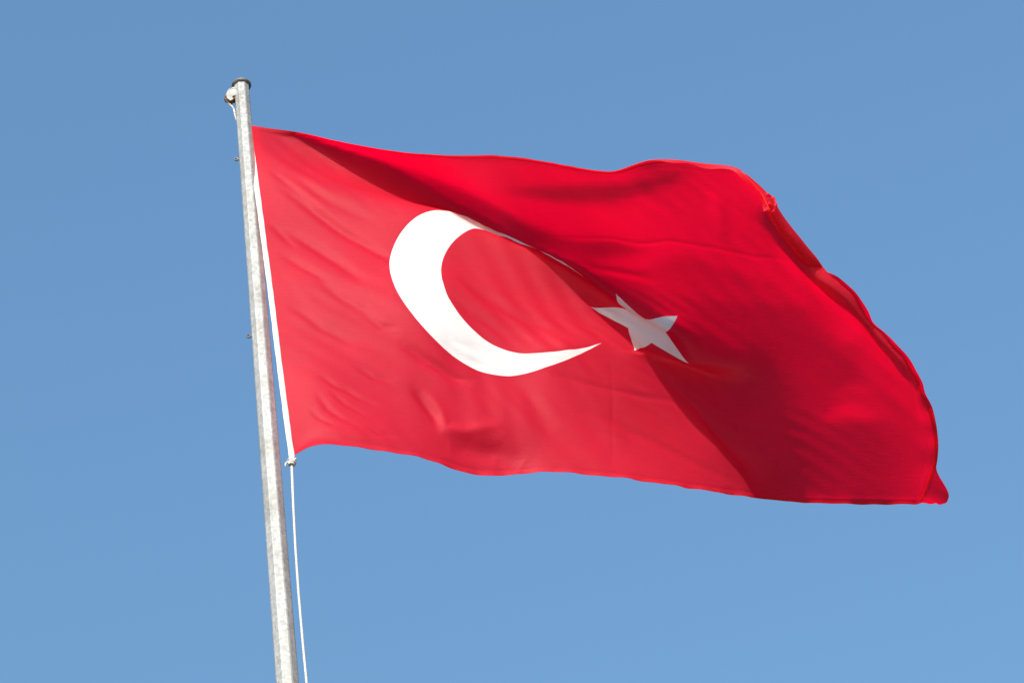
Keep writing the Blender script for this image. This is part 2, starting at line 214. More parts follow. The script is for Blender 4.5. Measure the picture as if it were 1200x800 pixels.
28,3406,8593,140,3428,8591,252,3456,8590,364,3492,8588,473,3537,8585,581,3593,8580,687,3655,8573,791,3723,8564,894,3796,8553,995,3872,8540,1097,3949,8525,1198,4028,8510,1299,4106,8495,1400,4182,8480,1503,4257,8466,1606,4328,8453,1711,4395,8441,1818,4456,8432,1926,4509,8423,2036,4556,8416,2147,4594,8408,2260,4623,8400,2373,4644,8390,2486,4657,8376,2597,4649,8349,2700,4617,8289,2796,4580,8212,2891,4544,8132,2987,4512,8053,3085,4483,7976,3181,4454,7897,3276,4425,7814,3369,4397,7726,3458,4369,7634,3546,4341,7538,3633,4312,7441,3720,4281,7344,3808,4246,7250,3896,4207,7158,3984,4165,7068,4073,4121,6979,4161,4076,6890,4249,4030,6801,4336,3984,6711,4422,3937,6619,4508,3890,6527,4592,3842,6432,4674,3794,6338,4755,3744,6243,4835,3694,6147,4913,3642,6050,4989,3590,5953,5062,3537,5855,5134,3482,5755,5205,3425,5653,5274,3368,5548,5342,3308,5441,5409,3246,5334,5475,3182,5229,5542,3116,5127,5609,3046,5031,5676,2974,4942,5746,2899,4859,5819,2824,4782,5896,2748,4712,5976,2672,4646,6059,2595,4583,6146,2519,4521,6234,2443,4456,6324,2368,4389,6412,2294,4319,6500,2221,4247,6587,2148,4172,6672,2076,4094,6758,2005,4015,6842,1934,3933,6925,1864,3850,7008,1794,3764,7089,1726,3676,7167,1662,3587,7243,1603,3499,7316,1552,3415,7390,1507,3338,7465,1468,3275,7545,1438,3230,7627,1422,3203,7708,1414,3175,7778,1415,3135,7833,1432,3083,7879,1457,3020,7922,1484,2944,7963,1511,2855,7999,1539,2754,8027,1573,2642,8044,1612,2524,8036,1667,2411,7987,1741,2318,
32,3403,8437,145,3420,8436,258,3441,8435,370,3469,8434,482,3505,8433,591,3551,8430,699,3604,8425,806,3665,8419,910,3731,8411,1014,3802,8400,1116,3877,8387,1218,3953,8373,1319,4031,8358,1420,4109,8342,1521,4186,8326,1623,4263,8311,1725,4337,8296,1828,4409,8283,1933,4476,8271,2039,4539,8261,2147,4595,8253,2257,4642,8246,2367,4682,8240,2479,4715,8233,2592,4740,8223,2703,4743,8200,2809,4720,8154,2908,4685,8084,3005,4650,8008,3103,4620,7934,3202,4591,7860,3300,4564,7785,3397,4536,7706,3490,4509,7620,3581,4481,7528,3669,4453,7433,3756,4425,7336,3843,4395,7240,3931,4361,7145,4019,4323,7053,4107,4281,6963,4195,4237,6874,4283,4191,6785,4370,4145,6695,4457,4098,6603,4542,4051,6511,4626,4003,6417,4710,3954,6322,4792,3904,6227,4872,3853,6131,4951,3802,6035,5028,3749,5937,5104,3695,5839,5177,3639,5739,5248,3582,5636,5318,3523,5531,5386,3463,5423,5453,3401,5316,5520,3337,5211,5587,3271,5109,5654,3201,5013,5722,3129,4925,5792,3054,4843,5865,2979,4767,5941,2902,4696,6022,2826,4629,6105,2749,4564,6192,2673,4498,6280,2597,4430,6368,2522,4361,6456,2448,4290,6543,2375,4216,6630,2302,4141,6716,2230,4063,6801,2159,3984,6885,2088,3903,6969,2017,3820,7052,1948,3735,7134,1880,3648,7214,1814,3559,7292,1753,3470,7366,1701,3384,7438,1656,3304,7510,1617,3234,7582,1587,3178,7655,1569,3137,7728,1560,3099,7796,1566,3065,7856,1589,3032,7911,1615,2991,7961,1640,2933,8006,1664,2856,8046,1691,2763,8076,1723,2656,8094,1763,2541,8085,1820,2428,8035,1894,2335,
37,3400,8280,150,3414,8280,263,3430,8279,376,3452,8279,489,3480,8279,600,3516,8278,710,3560,8276,819,3611,8272,926,3669,8267,1031,3734,8259,1135,3803,8249,1238,3875,8237,1340,3950,8224,1442,4027,8209,1543,4104,8193,1644,4182,8177,1745,4260,8161,1847,4336,8145,1949,4411,8130,2052,4484,8116,2156,4553,8104,2262,4618,8094,2369,4678,8085,2477,4731,8079,2586,4778,8073,2698,4815,8065,2809,4834,8051,2919,4823,8018,3021,4791,7957,3120,4758,7886,3219,4728,7815,3319,4701,7743,3417,4674,7668,3514,4648,7589,3608,4622,7505,3700,4594,7416,3790,4567,7323,3878,4539,7227,3966,4509,7132,4054,4476,7039,4142,4438,6947,4230,4396,6858,4318,4351,6768,4406,4305,6679,4492,4258,6588,4578,4211,6495,4662,4163,6401,4746,4115,6306,4829,4064,6211,4910,4013,6115,4990,3961,6019,5068,3907,5922,5145,3852,5823,5219,3796,5722,5291,3738,5619,5362,3679,5514,5431,3619,5406,5498,3557,5299,5565,3493,5193,5632,3426,5091,5699,3357,4995,5767,3284,4908,5837,3209,4827,5910,3133,4751,5987,3057,4680,6068,2980,4611,6151,2903,4543,6237,2826,4474,6325,2750,4404,6412,2675,4333,6500,2602,4261,6587,2528,4186,6673,2456,4110,6759,2384,4032,6844,2312,3953,6929,2241,3872,7013,2171,3790,7096,2101,3706,7179,2033,3620,7260,1966,3532,7339,1904,3442,7415,1851,3352,7486,1804,3265,7554,1763,3183,7619,1729,3110,7682,1704,3050,7750,1694,3006,7818,1706,2980,7881,1739,2966,7941,1772,2950,7998,1797,2912,8049,1820,2850,8092,1843,2769,8125,1873,2669,8143,1913,2559,8133,1971,2448,8084,2048,2354,
41,3396,8124,155,3409,8124,268,3424,8124,382,3441,8124,495,3463,8124,608,3491,8124,719,3526,8124,830,3567,8123,939,3616,8120,1047,3672,8116,1153,3733,8109,1258,3799,8101,1362,3869,8090,1465,3942,8078,1567,4017,8064,1669,4093,8048,1770,4171,8032,1871,4248,8016,1973,4325,7999,2074,4402,7983,2176,4477,7967,2279,4552,7953,2382,4624,7940,2485,4694,7928,2590,4762,7919,2696,4824,7911,2804,4879,7905,2915,4920,7898,3028,4928,7882,3135,4900,7833,3235,4868,7766,3335,4838,7696,3434,4811,7623,3532,4786,7546,3628,4761,7466,3724,4735,7383,3817,4709,7298,3908,4681,7208,3998,4653,7116,4087,4624,7023,4176,4591,6931,4265,4553,6841,4354,4510,6752,4442,4465,6662,4528,4418,6571,4614,4371,6479,4698,4324,6385,4782,4275,6290,4865,4224,6195,4947,4173,6100,5028,4120,6003,5108,4066,5906,5185,4010,5807,5261,3953,5706,5334,3895,5603,5405,3835,5497,5474,3775,5389,5542,3713,5281,5609,3648,5175,5676,3582,5073,5743,3512,4977,5812,3439,4890,5882,3364,4810,5956,3288,4734,6033,3211,4662,6114,3134,4591,6197,3057,4521,6283,2980,4450,6370,2904,4378,6457,2829,4305,6544,2755,4231,6630,2682,4156,6716,2609,4080,6802,2537,4001,6887,2466,3922,6972,2395,3841,7056,2325,3760,7140,2255,3677,7223,2186,3592,7306,2119,3504,7386,2056,3414,7461,2001,3320,7532,1952,3225,7598,1907,3130,7658,1866,3039,7714,1835,2961,7776,1823,2909,7844,1839,2886,7908,1878,2884,7969,1922,2888,8031,1955,2877,8089,1977,2836,8138,1998,2768,8174,2025,2678,8194,2064,2575,8184,2122,2469,8133,2200,2377,
46,3393,7968,159,3407,7968,273,3421,7968,387,3436,7968,500,3455,7969,613,3477,7969,726,3504,7970,838,3537,7970,949,3576,7970,1059,3622,7968,1168,3674,7965,1275,3732,7960,1382,3794,7953,1487,3861,7944,1590,3931,7933,1694,4003,7921,1796,4077,7907,1898,4153,7892,2000,4229,7876,2101,4306,7860,2203,4382,7844,2305,4458,7828,2406,4535,7812,2508,4610,7797,2610,4686,7783,2713,4761,7770,2815,4835,7757,2918,4907,7746,3024,4971,7737,3134,5004,7726,3244,5002,7696,3349,4979,7643,3450,4950,7576,3548,4924,7500,3644,4899,7419,3739,4874,7336,3834,4848,7253,3929,4822,7170,4024,4796,7086,4117,4769,7000,4208,4740,6912,4299,4706,6824,4389,4667,6735,4478,4624,6646,4565,4578,6555,4650,4531,6462,4735,4483,6368,4819,4434,6274,4903,4384,6179,4985,4332,6083,5067,4279,5986,5147,4225,5889,5226,4168,5790,5302,4111,5689,5376,4052,5586,5448,3992,5480,5518,3931,5372,5586,3869,5263,5653,3804,5156,5720,3738,5053,5787,3668,4957,5856,3595,4871,5927,3519,4791,6001,3442,4715,6078,3365,4642,6160,3288,4570,6243,3210,4498,6329,3133,4425,6415,3057,4351,6501,2982,4277,6588,2909,4202,6674,2836,4126,6760,2763,4049,6845,2691,3971,6930,2619,3891,7015,2549,3811,7100,2478,3730,7184,2409,3647,7268,2340,3563,7350,2272,3476,7430,2209,3384,7505,2152,3287,7576,2100,3186,7642,2050,3082,7700,2005,2977,7752,1969,2883,7808,1952,2817,7873,1965,2788,7938,2003,2787,8000,2055,2803,8062,2101,2813,8123,2132,2799,8180,2152,2754,8222,2176,2679,8246,2211,2587,8236,2270,2488,8185,2350,2404,
50,3390,7812,164,3405,7812,277,3420,7812,391,3436,7813,505,3452,7813,619,3471,7814,732,3494,7815,845,3520,7816,957,3550,7816,1069,3587,7816,1180,3629,7816,1289,3677,7814,1398,3730,7811,1505,3789,7806,1612,3852,7799,1717,3918,7790,1821,3987,7780,1925,4059,7768,2028,4132,7754,2130,4206,7740,2232,4281,7725,2334,4357,7710,2436,4433,7694,2538,4510,7678,2639,4587,7662,2740,4665,7647,2841,4744,7631,2941,4825,7614,3040,4908,7597,3139,4989,7580,3243,5055,7566,3351,5090,7549,3460,5089,7515,3563,5064,7453,3660,5037,7373,3754,5011,7287,3847,4984,7200,3943,4960,7118,4041,4936,7039,4138,4912,6961,4234,4886,6882,4329,4855,6800,4422,4821,6715,4512,4781,6627,4601,4738,6538,4687,4691,6445,4772,4643,6351,4856,4594,6256,4940,4544,6161,5023,4492,6065,5105,4438,5968,5186,4383,5870,5265,4327,5771,5342,4269,5670,5417,4209,5566,5489,4149,5459,5559,4088,5350,5627,4025,5241,5695,3961,5134,5763,3894,5032,5830,3824,4936,5900,3750,4851,5971,3674,4771,6046,3597,4696,6124,3519,4622,6206,3441,4548,6289,3364,4474,6374,3287,4399,6460,3211,4325,6546,3136,4249,6631,3062,4173,6717,2989,4096,6803,2916,4019,6889,2844,3940,6974,2773,3861,7059,2702,3781,7143,2632,3699,7228,2562,3617,7311,2493,3533,7393,2426,3446,7472,2362,3353,7548,2303,3254,7620,2248,3150,7686,2196,3041,7743,2147,2927,7793,2108,2819,7845,2086,2735,7905,2090,2691,7971,2121,2684,8034,2173,2701,8095,2229,2721,8155,2276,2731,8216,2307,2717,8268,2327,2667,8300,2355,2589,8290,2415,2502,8236,2500,2432,
54,3387,7656,168,3404,7656,282,3421,7656,396,3438,7657,509,3454,7657,623,3472,7658,737,3491,7659,850,3513,7660,963,3538,7661,1076,3567,7662,1188,3601,7663,1300,3639,7663,1411,3683,7662,1520,3732,7661,1629,3785,7658,1737,3843,7653,1843,3905,7647,1949,3971,7639,2054,4039,7629,2158,4109,7618,2261,4181,7606,2365,4254,7593,2467,4329,7579,2570,4404,7565,2672,4480,7550,2773,4558,7535,2874,4637,7519,2974,4719,7502,3072,4804,7483,3169,4893,7461,3263,4985,7437,3358,5075,7411,3458,5150,7391,3567,5184,7370,3674,5176,7322,3768,5147,7238,3859,5119,7145,3953,5093,7059,4051,5072,6980,4151,5051,6907,4251,5028,6835,4350,5001,6760,4447,4970,6682,4541,4936,6600,4633,4896,6514,4721,4851,6423,4808,4803,6330,4893,4754,6235,4977,4703,6140,5059,4651,6043,5141,4597,5945,5221,4542,5845,5299,4486,5743,5375,4428,5639,5448,4369,5533,5520,4308,5425,5591,4247,5316,5661,4184,5209,5731,4119,5104,5802,4051,5004,5872,3981,4912,5943,3906,4828,6016,3829,4750,6092,3751,4675,6170,3672,4600,6252,3594,4525,6335,3517,4450,6420,3440,4374,6505,3364,4297,6590,3289,4221,6675,3215,4144,6761,3142,4067,6847,3070,3989,6932,2998,3910,7017,2926,3831,7102,2856,3750,7187,2785,3669,7271,2716,3586,7354,2647,3502,7436,2579,3414,7515,2515,3322,7591,2454,3223,7664,2397,3118,7730,2343,3005,7788,2293,2887,7838,2253,2770,7887,2227,2670,7943,2220,2604,8007,2238,2581,8071,2283,2594,8132,2340,2615,8190,2399,2636,8247,2450,2647,8306,2479,2632,8352,2498,2576,8344,2558,2505,8289,2649,2456,
59,3383,7500,172,3404,7500,286,3423,7500,400,3441,7501,513,3459,7502,627,3477,7503,741,3495,7504,855,3515,7505,968,3536,7506,1082,3560,7507,1195,3588,7508,1307,3619,7509,1420,3653,7510,1531,3693,7510,1642,3737,7510,1752,3786,7508,1861,3839,7506,1969,3896,7502,2076,3957,7497,2182,4021,7490,2288,4087,7482,2393,4156,7472,2497,4227,7461,2601,4299,7450,2705,4373,7438,2808,4448,7426,2910,4525,7413,3012,4604,7399,3112,4687,7383,3209,4775,7364,3304,4869,7339,3396,4964,7312,3487,5062,7279,3575,5163,7241,3667,5252,7206,3773,5277,7166,3869,5251,7087,3959,5224,6995,4057,5208,6915,4159,5190,6844,4261,5169,6775,4363,5145,6706,4463,5116,6632,4560,5085,6555,4656,5049,6473,4748,5008,6387,4837,4963,6297,4923,4914,6204,5007,4863,6107,5088,4810,6007,5167,4757,5905,5245,4701,5801,5322,4645,5697,5396,4587,5591,5470,4527,5484,5542,4467,5376,5614,4405,5269,5686,4342,5163,5760,4277,5062,5835,4209,4968,5911,4137,4882,5985,4061,4803,6060,3983,4728,6137,3904,4653,6216,3826,4577,6298,3748,4501,6381,3670,4424,6465,3593,4347,6549,3517,4269,6634,3442,4192,6719,3368,4115,6805,3295,4037,6890,3223,3959,6976,3151,3880,7061,3080,3800,7145,3009,3720,7230,2939,3638,7314,2869,3555,7397,2800,3470,7479,2733,3382,7558,2668,3291,7635,2606,3192,7707,2547,3087,7774,2492,2975,7833,2442,2855,7885,2402,2734,7934,2373,2623,7985,2359,2535,8045,2362,2488,8112,2393,2488,8174,2444,2505,8231,2504,2526,8285,2566,2546,8340,2618,2557,8398,2641,2539,8397,2695,2495,8349,2795,2467,
63,3380,7343,176,3403,7344,290,3425,7344,403,3445,7345,517,3465,7346,631,3484,7347,745,3503,7348,858,3523,7349,972,3543,7350,1086,3565,7351,1199,3588,7352,1313,3615,7353,1426,3644,7354,1538,3676,7355,1650,3712,7356,1762,3752,7357,1873,3796,7356,1983,3845,7355,2093,3897,7353,2201,3953,7350,2309,4011,7346,2416,4074,7340,2523,4139,7333,2628,4206,7326,2734,4275,7318,2839,4346,7310,2943,4420,7300,3045,4500,7287,3145,4586,7269,3241,4679,7244,3332,4777,7214,3420,4882,7179,3504,4990,7141,3589,5097,7103,3675,5203,7063,3763,5300,7023,3862,5361,6982,3956,5348,6915,4058,5344,6845,4163,5331,6778,4269,5312,6713,4374,5288,6648,4476,5260,6578,4576,5228,6503,4673,5194,6423,4767,5157,6338,4858,5116,6248,4945,5070,6155,5029,5020,6056,5109,4968,5955,5188,4914,5852,5265,4858,5748,5341,4802,5643,5417,4744,5539,5492,4685,5434,5567,4625,5329,5642,4564,5226,5718,4500,5125,5796,4435,5029,5875,4366,4939,5953,4293,4856,6029,4216,4779,6105,4137,4704,6182,4058,4628,6261,3979,4551,6342,3901,4473,6425,3823,4394,6509,3746,4317,6593,3670,4239,6678,3595,4162,6763,3522,4085,6849,3449,4007,6934,3376,3929,7019,3304,3850,7104,3233,3770,7189,3162,3689,7273,3092,3608,7357,3022,3524,7440,2954,3439,7522,2886,3351,7601,2820,3260,7678,2758,3162,7751,2698,3058,7819,2642,2947,7880,2592,2829,7934,2551,2707,7985,2521,2592,8035,2504,2491,8089,2498,2417,8154,2511,2392,8219,2547,2397,8279,2597,2413,8334,2658,2433,8386,2721,2451,8442,2766,2464,8452,2830,2464,8422,2927,2464,
67,3377,7187,180,3402,7188,294,3426,7189,407,3449,7189,521,3471,7190,634,3492,7191,748,3513,7193,862,3533,7194,976,3553,7195,1089,3574,7196,1203,3596,7197,1317,3620,7198,1430,3645,7199,1543,3673,7200,1656,3704,7201,1769,3738,7202,1881,3774,7203,1993,3815,7203,2104,3859,7203,2214,3907,7202,2324,3958,7200,2433,4013,7197,2541,4071,7193,2649,4133,7188,2755,4199,7183,2860,4270,7174,2963,4349,7162,3063,4434,7145,3162,4522,7126,3259,4611,7104,3355,4701,7079,3449,4795,7052,3540,4895,7021,3627,4999,6987,3712,5107,6949,3795,5214,6904,3877,5318,6851,3970,5395,6801,4070,5442,6754,4175,5461,6704,4284,5453,6654,4391,5426,6594,4495,5397,6526,4596,5365,6453,4695,5331,6374,4789,5296,6289,4881,5258,6199,4969,5218,6104,5052,5174,6004,5132,5123,5902,5211,5069,5799,5290,5014,5697,5368,4958,5596,5447,4901,5495,5525,4842,5395,5603,4782,5296,5681,4721,5197,5759,4657,5099,5838,4591,5004,5918,4522,4914,5997,4449,4829,6072,4371,4751,6147,4292,4674,6223,4212,4596,6301,4133,4515,6381,4054,4433,6464,3976,4354,6548,3899,4277,6634,3823,4203,6720,3748,4129,6806,3674,4053,6892,3601,3976,6977,3529,3898,7063,3457,3819,7148,3386,3740,7232,3315,3659,7317,3245,3577,7400,3176,3493,7483,3107,3408,7565,3039,3320,7645,2973,3229,7722,2910,3132,7796,2850,3030,7865,2794,2921,7927,2743,2806,7984,2702,2686,8036,2671,2569,8087,2651,2461,8139,2642,2370,8199,2642,2314,8265,2657,2296,8329,2690,2302,8388,2742,2320,8442,2809,2346,8494,2873,2378,8515,2951,2416,8508,3041,2447,
72,3373,7031,184,3400,7032,298,3427,7033,411,3452,7034,524,3476,7035,638,3499,7036,751,3522,7037,865,3544,7038,979,3565,7039,1092,3587,7040,1206,3609,7041,1320,3631,7042,1433,3655,7043,1547,3680,7044,1660,3707,7045,1773,3736,7046,1886,3768,7047,1999,3803,7048,2111,3841,7048,2222,3882,7048,2333,3927,7048,2444,3976,7046,2554,4029,7044,2662,4088,7040,2769,4151,7034,2875,4220,7026,2979,4293,7016,3081,4372,7002,3180,4458,6983,3275,4551,6960,3370,4644,6934,3466,4735,6909,3561,4826,6884,3655,4919,6858,3748,5012,6832,3840,5107,6804,3931,5201,6771,4021,5294,6723,4113,5380,6668,4201,5457,6602,4297,5525,6552,4406,5551,6521,4517,5534,6476,4621,5500,6407,4720,5466,6328,4815,5431,6242,4907,5396,6151,4995,5359,6056,5080,5320,5956,5162,5275,5855,5244,5224,5756,5325,5170,5658,5406,5114,5561,5486,5056,5463,5566,4998,5365,5645,4938,5267,5724,4876,5169,5802,4813,5072,5880,4747,4976,5959,4678,4883,6036,4604,4795,6110,4526,4714,6184,4446,4635,6260,4366,4553,6338,4286,4470,6418,4207,4387,6500,4128,4307,6584,4050,4231,6669,3972,4159,6757,3897,4088,6845,3824,4017,6933,3753,3943,7020,3682,3866,7106,3611,3788,7191,3539,3709,7276,3469,3629,7360,3399,3547,7444,3329,3463,7526,3260,3377,7608,3192,3289,7688,3126,3198,7766,3062,3103,7841,3002,3002,7911,2945,2896,7975,2894,2784,8034,2853,2667,8088,2821,2551,8139,2801,2440,8191,2789,2340,8247,2783,2262,8312,2782,2214,8380,2793,2199,8445,2830,2215,8502,2897,2252,8551,2974,2303,8582,3059,2362,8596,3145,2417,
76,3370,6875,189,3399,6876,302,3426,6877,415,3454,6878,528,3480,6879,641,3505,6880,754,3530,6882,868,3554,6883,981,3577,6884,1095,3600,6885,1209,3622,6886,1322,3645,6887,1436,3668,6888,1550,3692,6889,1663,3717,6890,1776,3743,6891,1890,3772,6892,2003,3802,6892,2115,3836,6893,2227,3873,6893,2339,3913,6893,2450,3959,6892,2560,4011,6889,2669,4068,6885,2778,4127,6880,2886,4188,6874,2993,4250,6866,3099,4317,6856,3201,4393,6842,3298,4482,6821,3389,4582,6791,3482,4678,6764,3576,4770,6738,3670,4864,6712,3765,4956,6687,3862,5044,6665,3962,5124,6644,4064,5197,6623,4167,5269,6594,4265,5348,6554,4354,5433,6490,4433,5527,6413,4529,5609,6373,4643,5627,6348,4748,5600,6285,4843,5567,6197,4935,5533,6105,5025,5499,6011,5113,5463,5914,5199,5424,5817,5282,5378,5720,5365,5324,5624,5447,5268,5528,5528,5211,5432,5608,5152,5334,5687,5092,5236,5765,5031,5137,5842,4969,5037,5918,4903,4939,5996,4834,4844,6073,4760,4755,6146,4681,4673,6220,4600,4592,6296,4519,4509,6374,4439,4424,6454,4359,4341,6535,4279,4261,6618,4197,4185,6703,4117,4113,6791,4041,4043,6880,3969,3974,6970,3900,3903,7059,3832,3830,7147,3763,3755,7234,3693,3678,7319,3622,3598,7404,3552,3517,7487,3483,3433,7569,3414,3347,7651,3346,3259,7732,3279,3168,7810,3215,3074,7886,3154,2975,7957,3097,2871,8024,3046,2762,8084,3003,2649,8140,2971,2535,8193,2950,2425,8245,2938,2323,8302,2930,2237,8364,2924,2170,8431,2922,2129,8500,2936,2127,8560,2993,2173,8609,3075,2236,8648,3165,2306,8678,3252,2373,
80,3367,6718,193,3396,6720,306,3425,6721,418,3454,6722,531,3482,6723,644,3509,6725,758,3536,6726,871,3562,6727,984,3587,6729,1098,3611,6730,1211,3635,6731,1325,3659,6732,1438,3683,6733,1552,3707,6734,1665,3731,6734,1779,3756,6735,1892,3782,6736,2005,3810,6737,2118,3841,6737,2231,3875,6738,2342,3915,6737,2453,3962,6736,2563,4014,6733,2673,4068,6729,2782,4123,6724,2891,4179,6718,3000,4235,6711,3108,4293,6703,3216,4353,6693,3321,4421,6681,3421,4499,6663,3518,4586,6642,3614,4678,6618,3705,4778,6587,3793,4881,6554,3882,4985,6523,3973,5085,6494,4068,5176,6469,4169,5252,6443,4274,5310,6414,4380,5365,6379,4478,5438,6332,4567,5528,6275,4655,5626,6223,4757,5690,6188,4865,5693,6135,4963,5670,6056,5056,5639,5964,5145,5606,5870,5232,5571,5773,5318,5530,5676,5401,5478,5581,5484,5422,5486,5566,5364,5391,5646,5306,5295,5726,5246,5197,5803,5186,5097,5880,5124,4997,5957,5059,4898,6033,4990,4803,6110,4916,4712,6183,4835,4630,6257,4753,4547,6333,4671,4463,6411,4590,4378,6490,4508,4295,6570,4423,4217,6651,4337,4142,6735,4255,4070,6822,4179,3999,6912,4108,3929,7002,4041,3858,7093,3976,3787,7184,3911,3715,7273,3845,3641,7360,3776,3565,7446,3706,3485,7530,3636,3403,7613,3567,3317,7695,3499,3229,7775,3432,3139,7854,3368,3045,7931,3306,2947,8004,3249,2846,8072,3197,2740,8135,3154,2630,8193,3120,2521,8249,3098,2414,8303,3084,2314,8361,3075,2227,8422,3069,2154,8487,3066,2098,8554,3070,2072,8617,3106,2109,8665,3180,2175,8708,3267,2249,8750,3352,2322,
84,3363,6562,197,3393,6563,310,3423,6565,422,3452,6566,535,3482,6567,648,3511,6569,761,3539,6570,874,3567,6572,987,3594,6573,1101,3620,6574,1214,3646,6575,1327,3671,6577,1441,3696,6578,1554,3721,6578,1668,3746,6579,1781,3771,6580,1894,3796,6581,2008,3822,6581,2121,3851,6582,2233,3884,6582,2344,3925,6582,2455,3975,6580,2565,4026,6577,2675,4079,6573,2784,4132,6569,2894,4185,6563,3003,4240,6556,3112,4296,6547,3221,4352,6538,3330,4404,6529,3440,4454,6521,3548,4515,6513,3652,4587,6499,3749,4676,6478,3840,4778,6448,3925,4888,6410,4008,4999,6370,4092,5110,6331,4179,5216,6296,4272,5308,6264,4373,5380,6232,4479,5432,6195,4583,5488,6152,4680,5565,6107,4772,5658,6060,4870,5737,6018,4975,5777,5971,5079,5775,5904,5174,5749,5816,5262,5718,5719,5348,5681,5621,5433,5630,5529,5518,5574,5437,5601,5517,5343,5683,5459,5249,5764,5399,5152,5843,5339,5054,5920,5277,4954,5995,5214,4856,6071,5146,4760,6148,5070,4669,6221,4988,4586,6295,4905,4502,6370,4822,4417,6447,4738,4333,6525,4652,4252,6603,4562,4175,6683,4472,4101,6766,4388,4029,6853,4313,3957,6943,4244,3885,7033,4178,3814,7125,4116,3742,7217,4055,3670,7308,3992,3598,7398,3927,3525,7486,3859,3449,7572,3790,3370,7656,3721,3286,7738,3652,3199,7819,3585,3109,7898,3520,3016,7976,3458,2920,8050,3400,2821,8120,3348,2718,8186,3304,2612,8247,3269,2506,8305,3245,2404,8363,3229,2307,8421,3220,2220,8482,3213,2144,8545,3211,2082,8611,3214,2040,8673,3235,2059,8719,3295,2123,8764,3371,2196,8814,3450,2270,
88,3360,6406,201,3389,6407,314,3419,6409,427,3449,6410,539,3479,6412,652,3509,6413,765,3539,6415,878,3568,6416,991,3597,6417,1104,3626,6419,1217,3653,6420,1330,3681,6421,1443,3708,6422,1557,3734,6423,1670,3760,6424,1783,3785,6425,1896,3811,6425,2010,3837,6426,2123,3865,6427,2235,3900,6427,2346,3943,6426,2456,3992,6424,2566,4043,6421,2675,4095,6418,2785,4147,6413,2894,4199,6408,3004,4253,6401,3113,4310,6392,3221,4366,6383,3331,4419,6375,3442,4469,6367,3552,4518,6359,3663,4568,6351,3772,4624,6341,3877,4694,6328,3974,4785,6308,4062,4893,6275,4142,5009,6229,4220,5125,6180,4299,5240,6131,4382,5349,6087,4475,5440,6050,4578,5508,6014,4683,5562,5973,4787,5621,5932,4888,5692,5894,4984,5779,5849,5083,5855,5797,5189,5881,5739,5287,5864,5654,5375,5831,5558,5462,5778,5468,5548,5719,5379,5634,5663,5289,5719,5607,5196,5801,5549,5102,5882,5490,5006,5960,5428,4907,6036,5368,4809,6110,5302,4714,6186,5225,4624,6259,5140,4541,6333,5056,4456,6407,4970,4372,6483,4881,4289,6558,4790,4209,6635,4696,4134,6715,4604,4061,6798,4520,3988,6884,4445,3915,6973,4377,3842,7064,4313,3769,7156,4252,3697,7248,4194,3624,7341,4135,3552,7432,4074,3480,7522,4009,3406,7611,3942,3331,7696,3874,3251,7780,3805,3166,7862,3738,3078,7942,3673,2987,8021,3611,2893,8096,3552,2796,8169,3499,2696,8236,3454,2593,8301,3418,2491,8362,3392,2393,8422,3374,2299,8481,3364,2214,8542,3357,2137,8604,3355,2071,8668,3359,2022,8729,3376,2022,8773,3425,2080,8815,3488,2148,8864,3559,2221,
93,3356,6250,205,3385,6251,318,3415,6253,431,3445,6255,544,3475,6256,657,3505,6258,769,3536,6259,882,3566,6260,995,3597,6262,1108,3627,6263,1221,3656,6264,1333,3686,6265,1446,3715,6266,1559,3743,6267,1672,3771,6268,1786,3798,6269,1899,3825,6270,2012,3852,6271,2124,3882,6272,2236,3920,6272,2347,3964,6271,2457,4012,6269,2566,4062,6266,2676,4113,6263,2785,4165,6258,2894,4218,6253,3003,4272,6246,3111,4331,6238,3219,4390,6230,3328,4446,6222,3438,4499,6214,3548,4551,6206,3659,4600,6198,3770,4648,6188,3881,4694,6177,3993,4741,6165,4101,4806,6154,4196,4903,6133,4280,5016,6094,4357,5134,6041,4431,5252,5983,4506,5369,5925,4588,5479,5874,4682,5571,5834,4785,5641,5797,4891,5699,5756,4991,5773,5712,5087,5867,5663,5188,5949,5614,5297,5987,5558,5400,5978,5480,5490,5920,5399,5577,5856,5315,5665,5800,5226,5752,5744,5136,5837,5690,5044,5921,5634,4950,6000,5576,4853,6077,5518,4756,6150,5457,4663,6224,5377,4575,6297,5291,4492,6370,5203,4409,6443,5113,4326,6517,5020,4245,6592,4924,4167,6668,4827,4093,6747,4736,4020,6829,4652,3946,6916,4577,3872,7004,4508,3799,7095,4445,3726,7187,4386,3652,7280,4329,3579,7372,4273,3506,7465,4215,3434,7556,4155,3361,7646,4091,3286,7734,4024,3210,7820,3957,3130,7904,3890,3046,7986,3825,2957,8066,3763,2866,8143,3704,2771,8216,3651,2673,8287,3605,2574,8354,3567,2476,8418,3539,2381,8480,3520,2290,8542,3508,2206,8603,3501,2130,8665,3498,2063,8726,3504,2008,8784,3521,1992,8828,3566,2046,8865,3620,2110,8905,3683,2181,
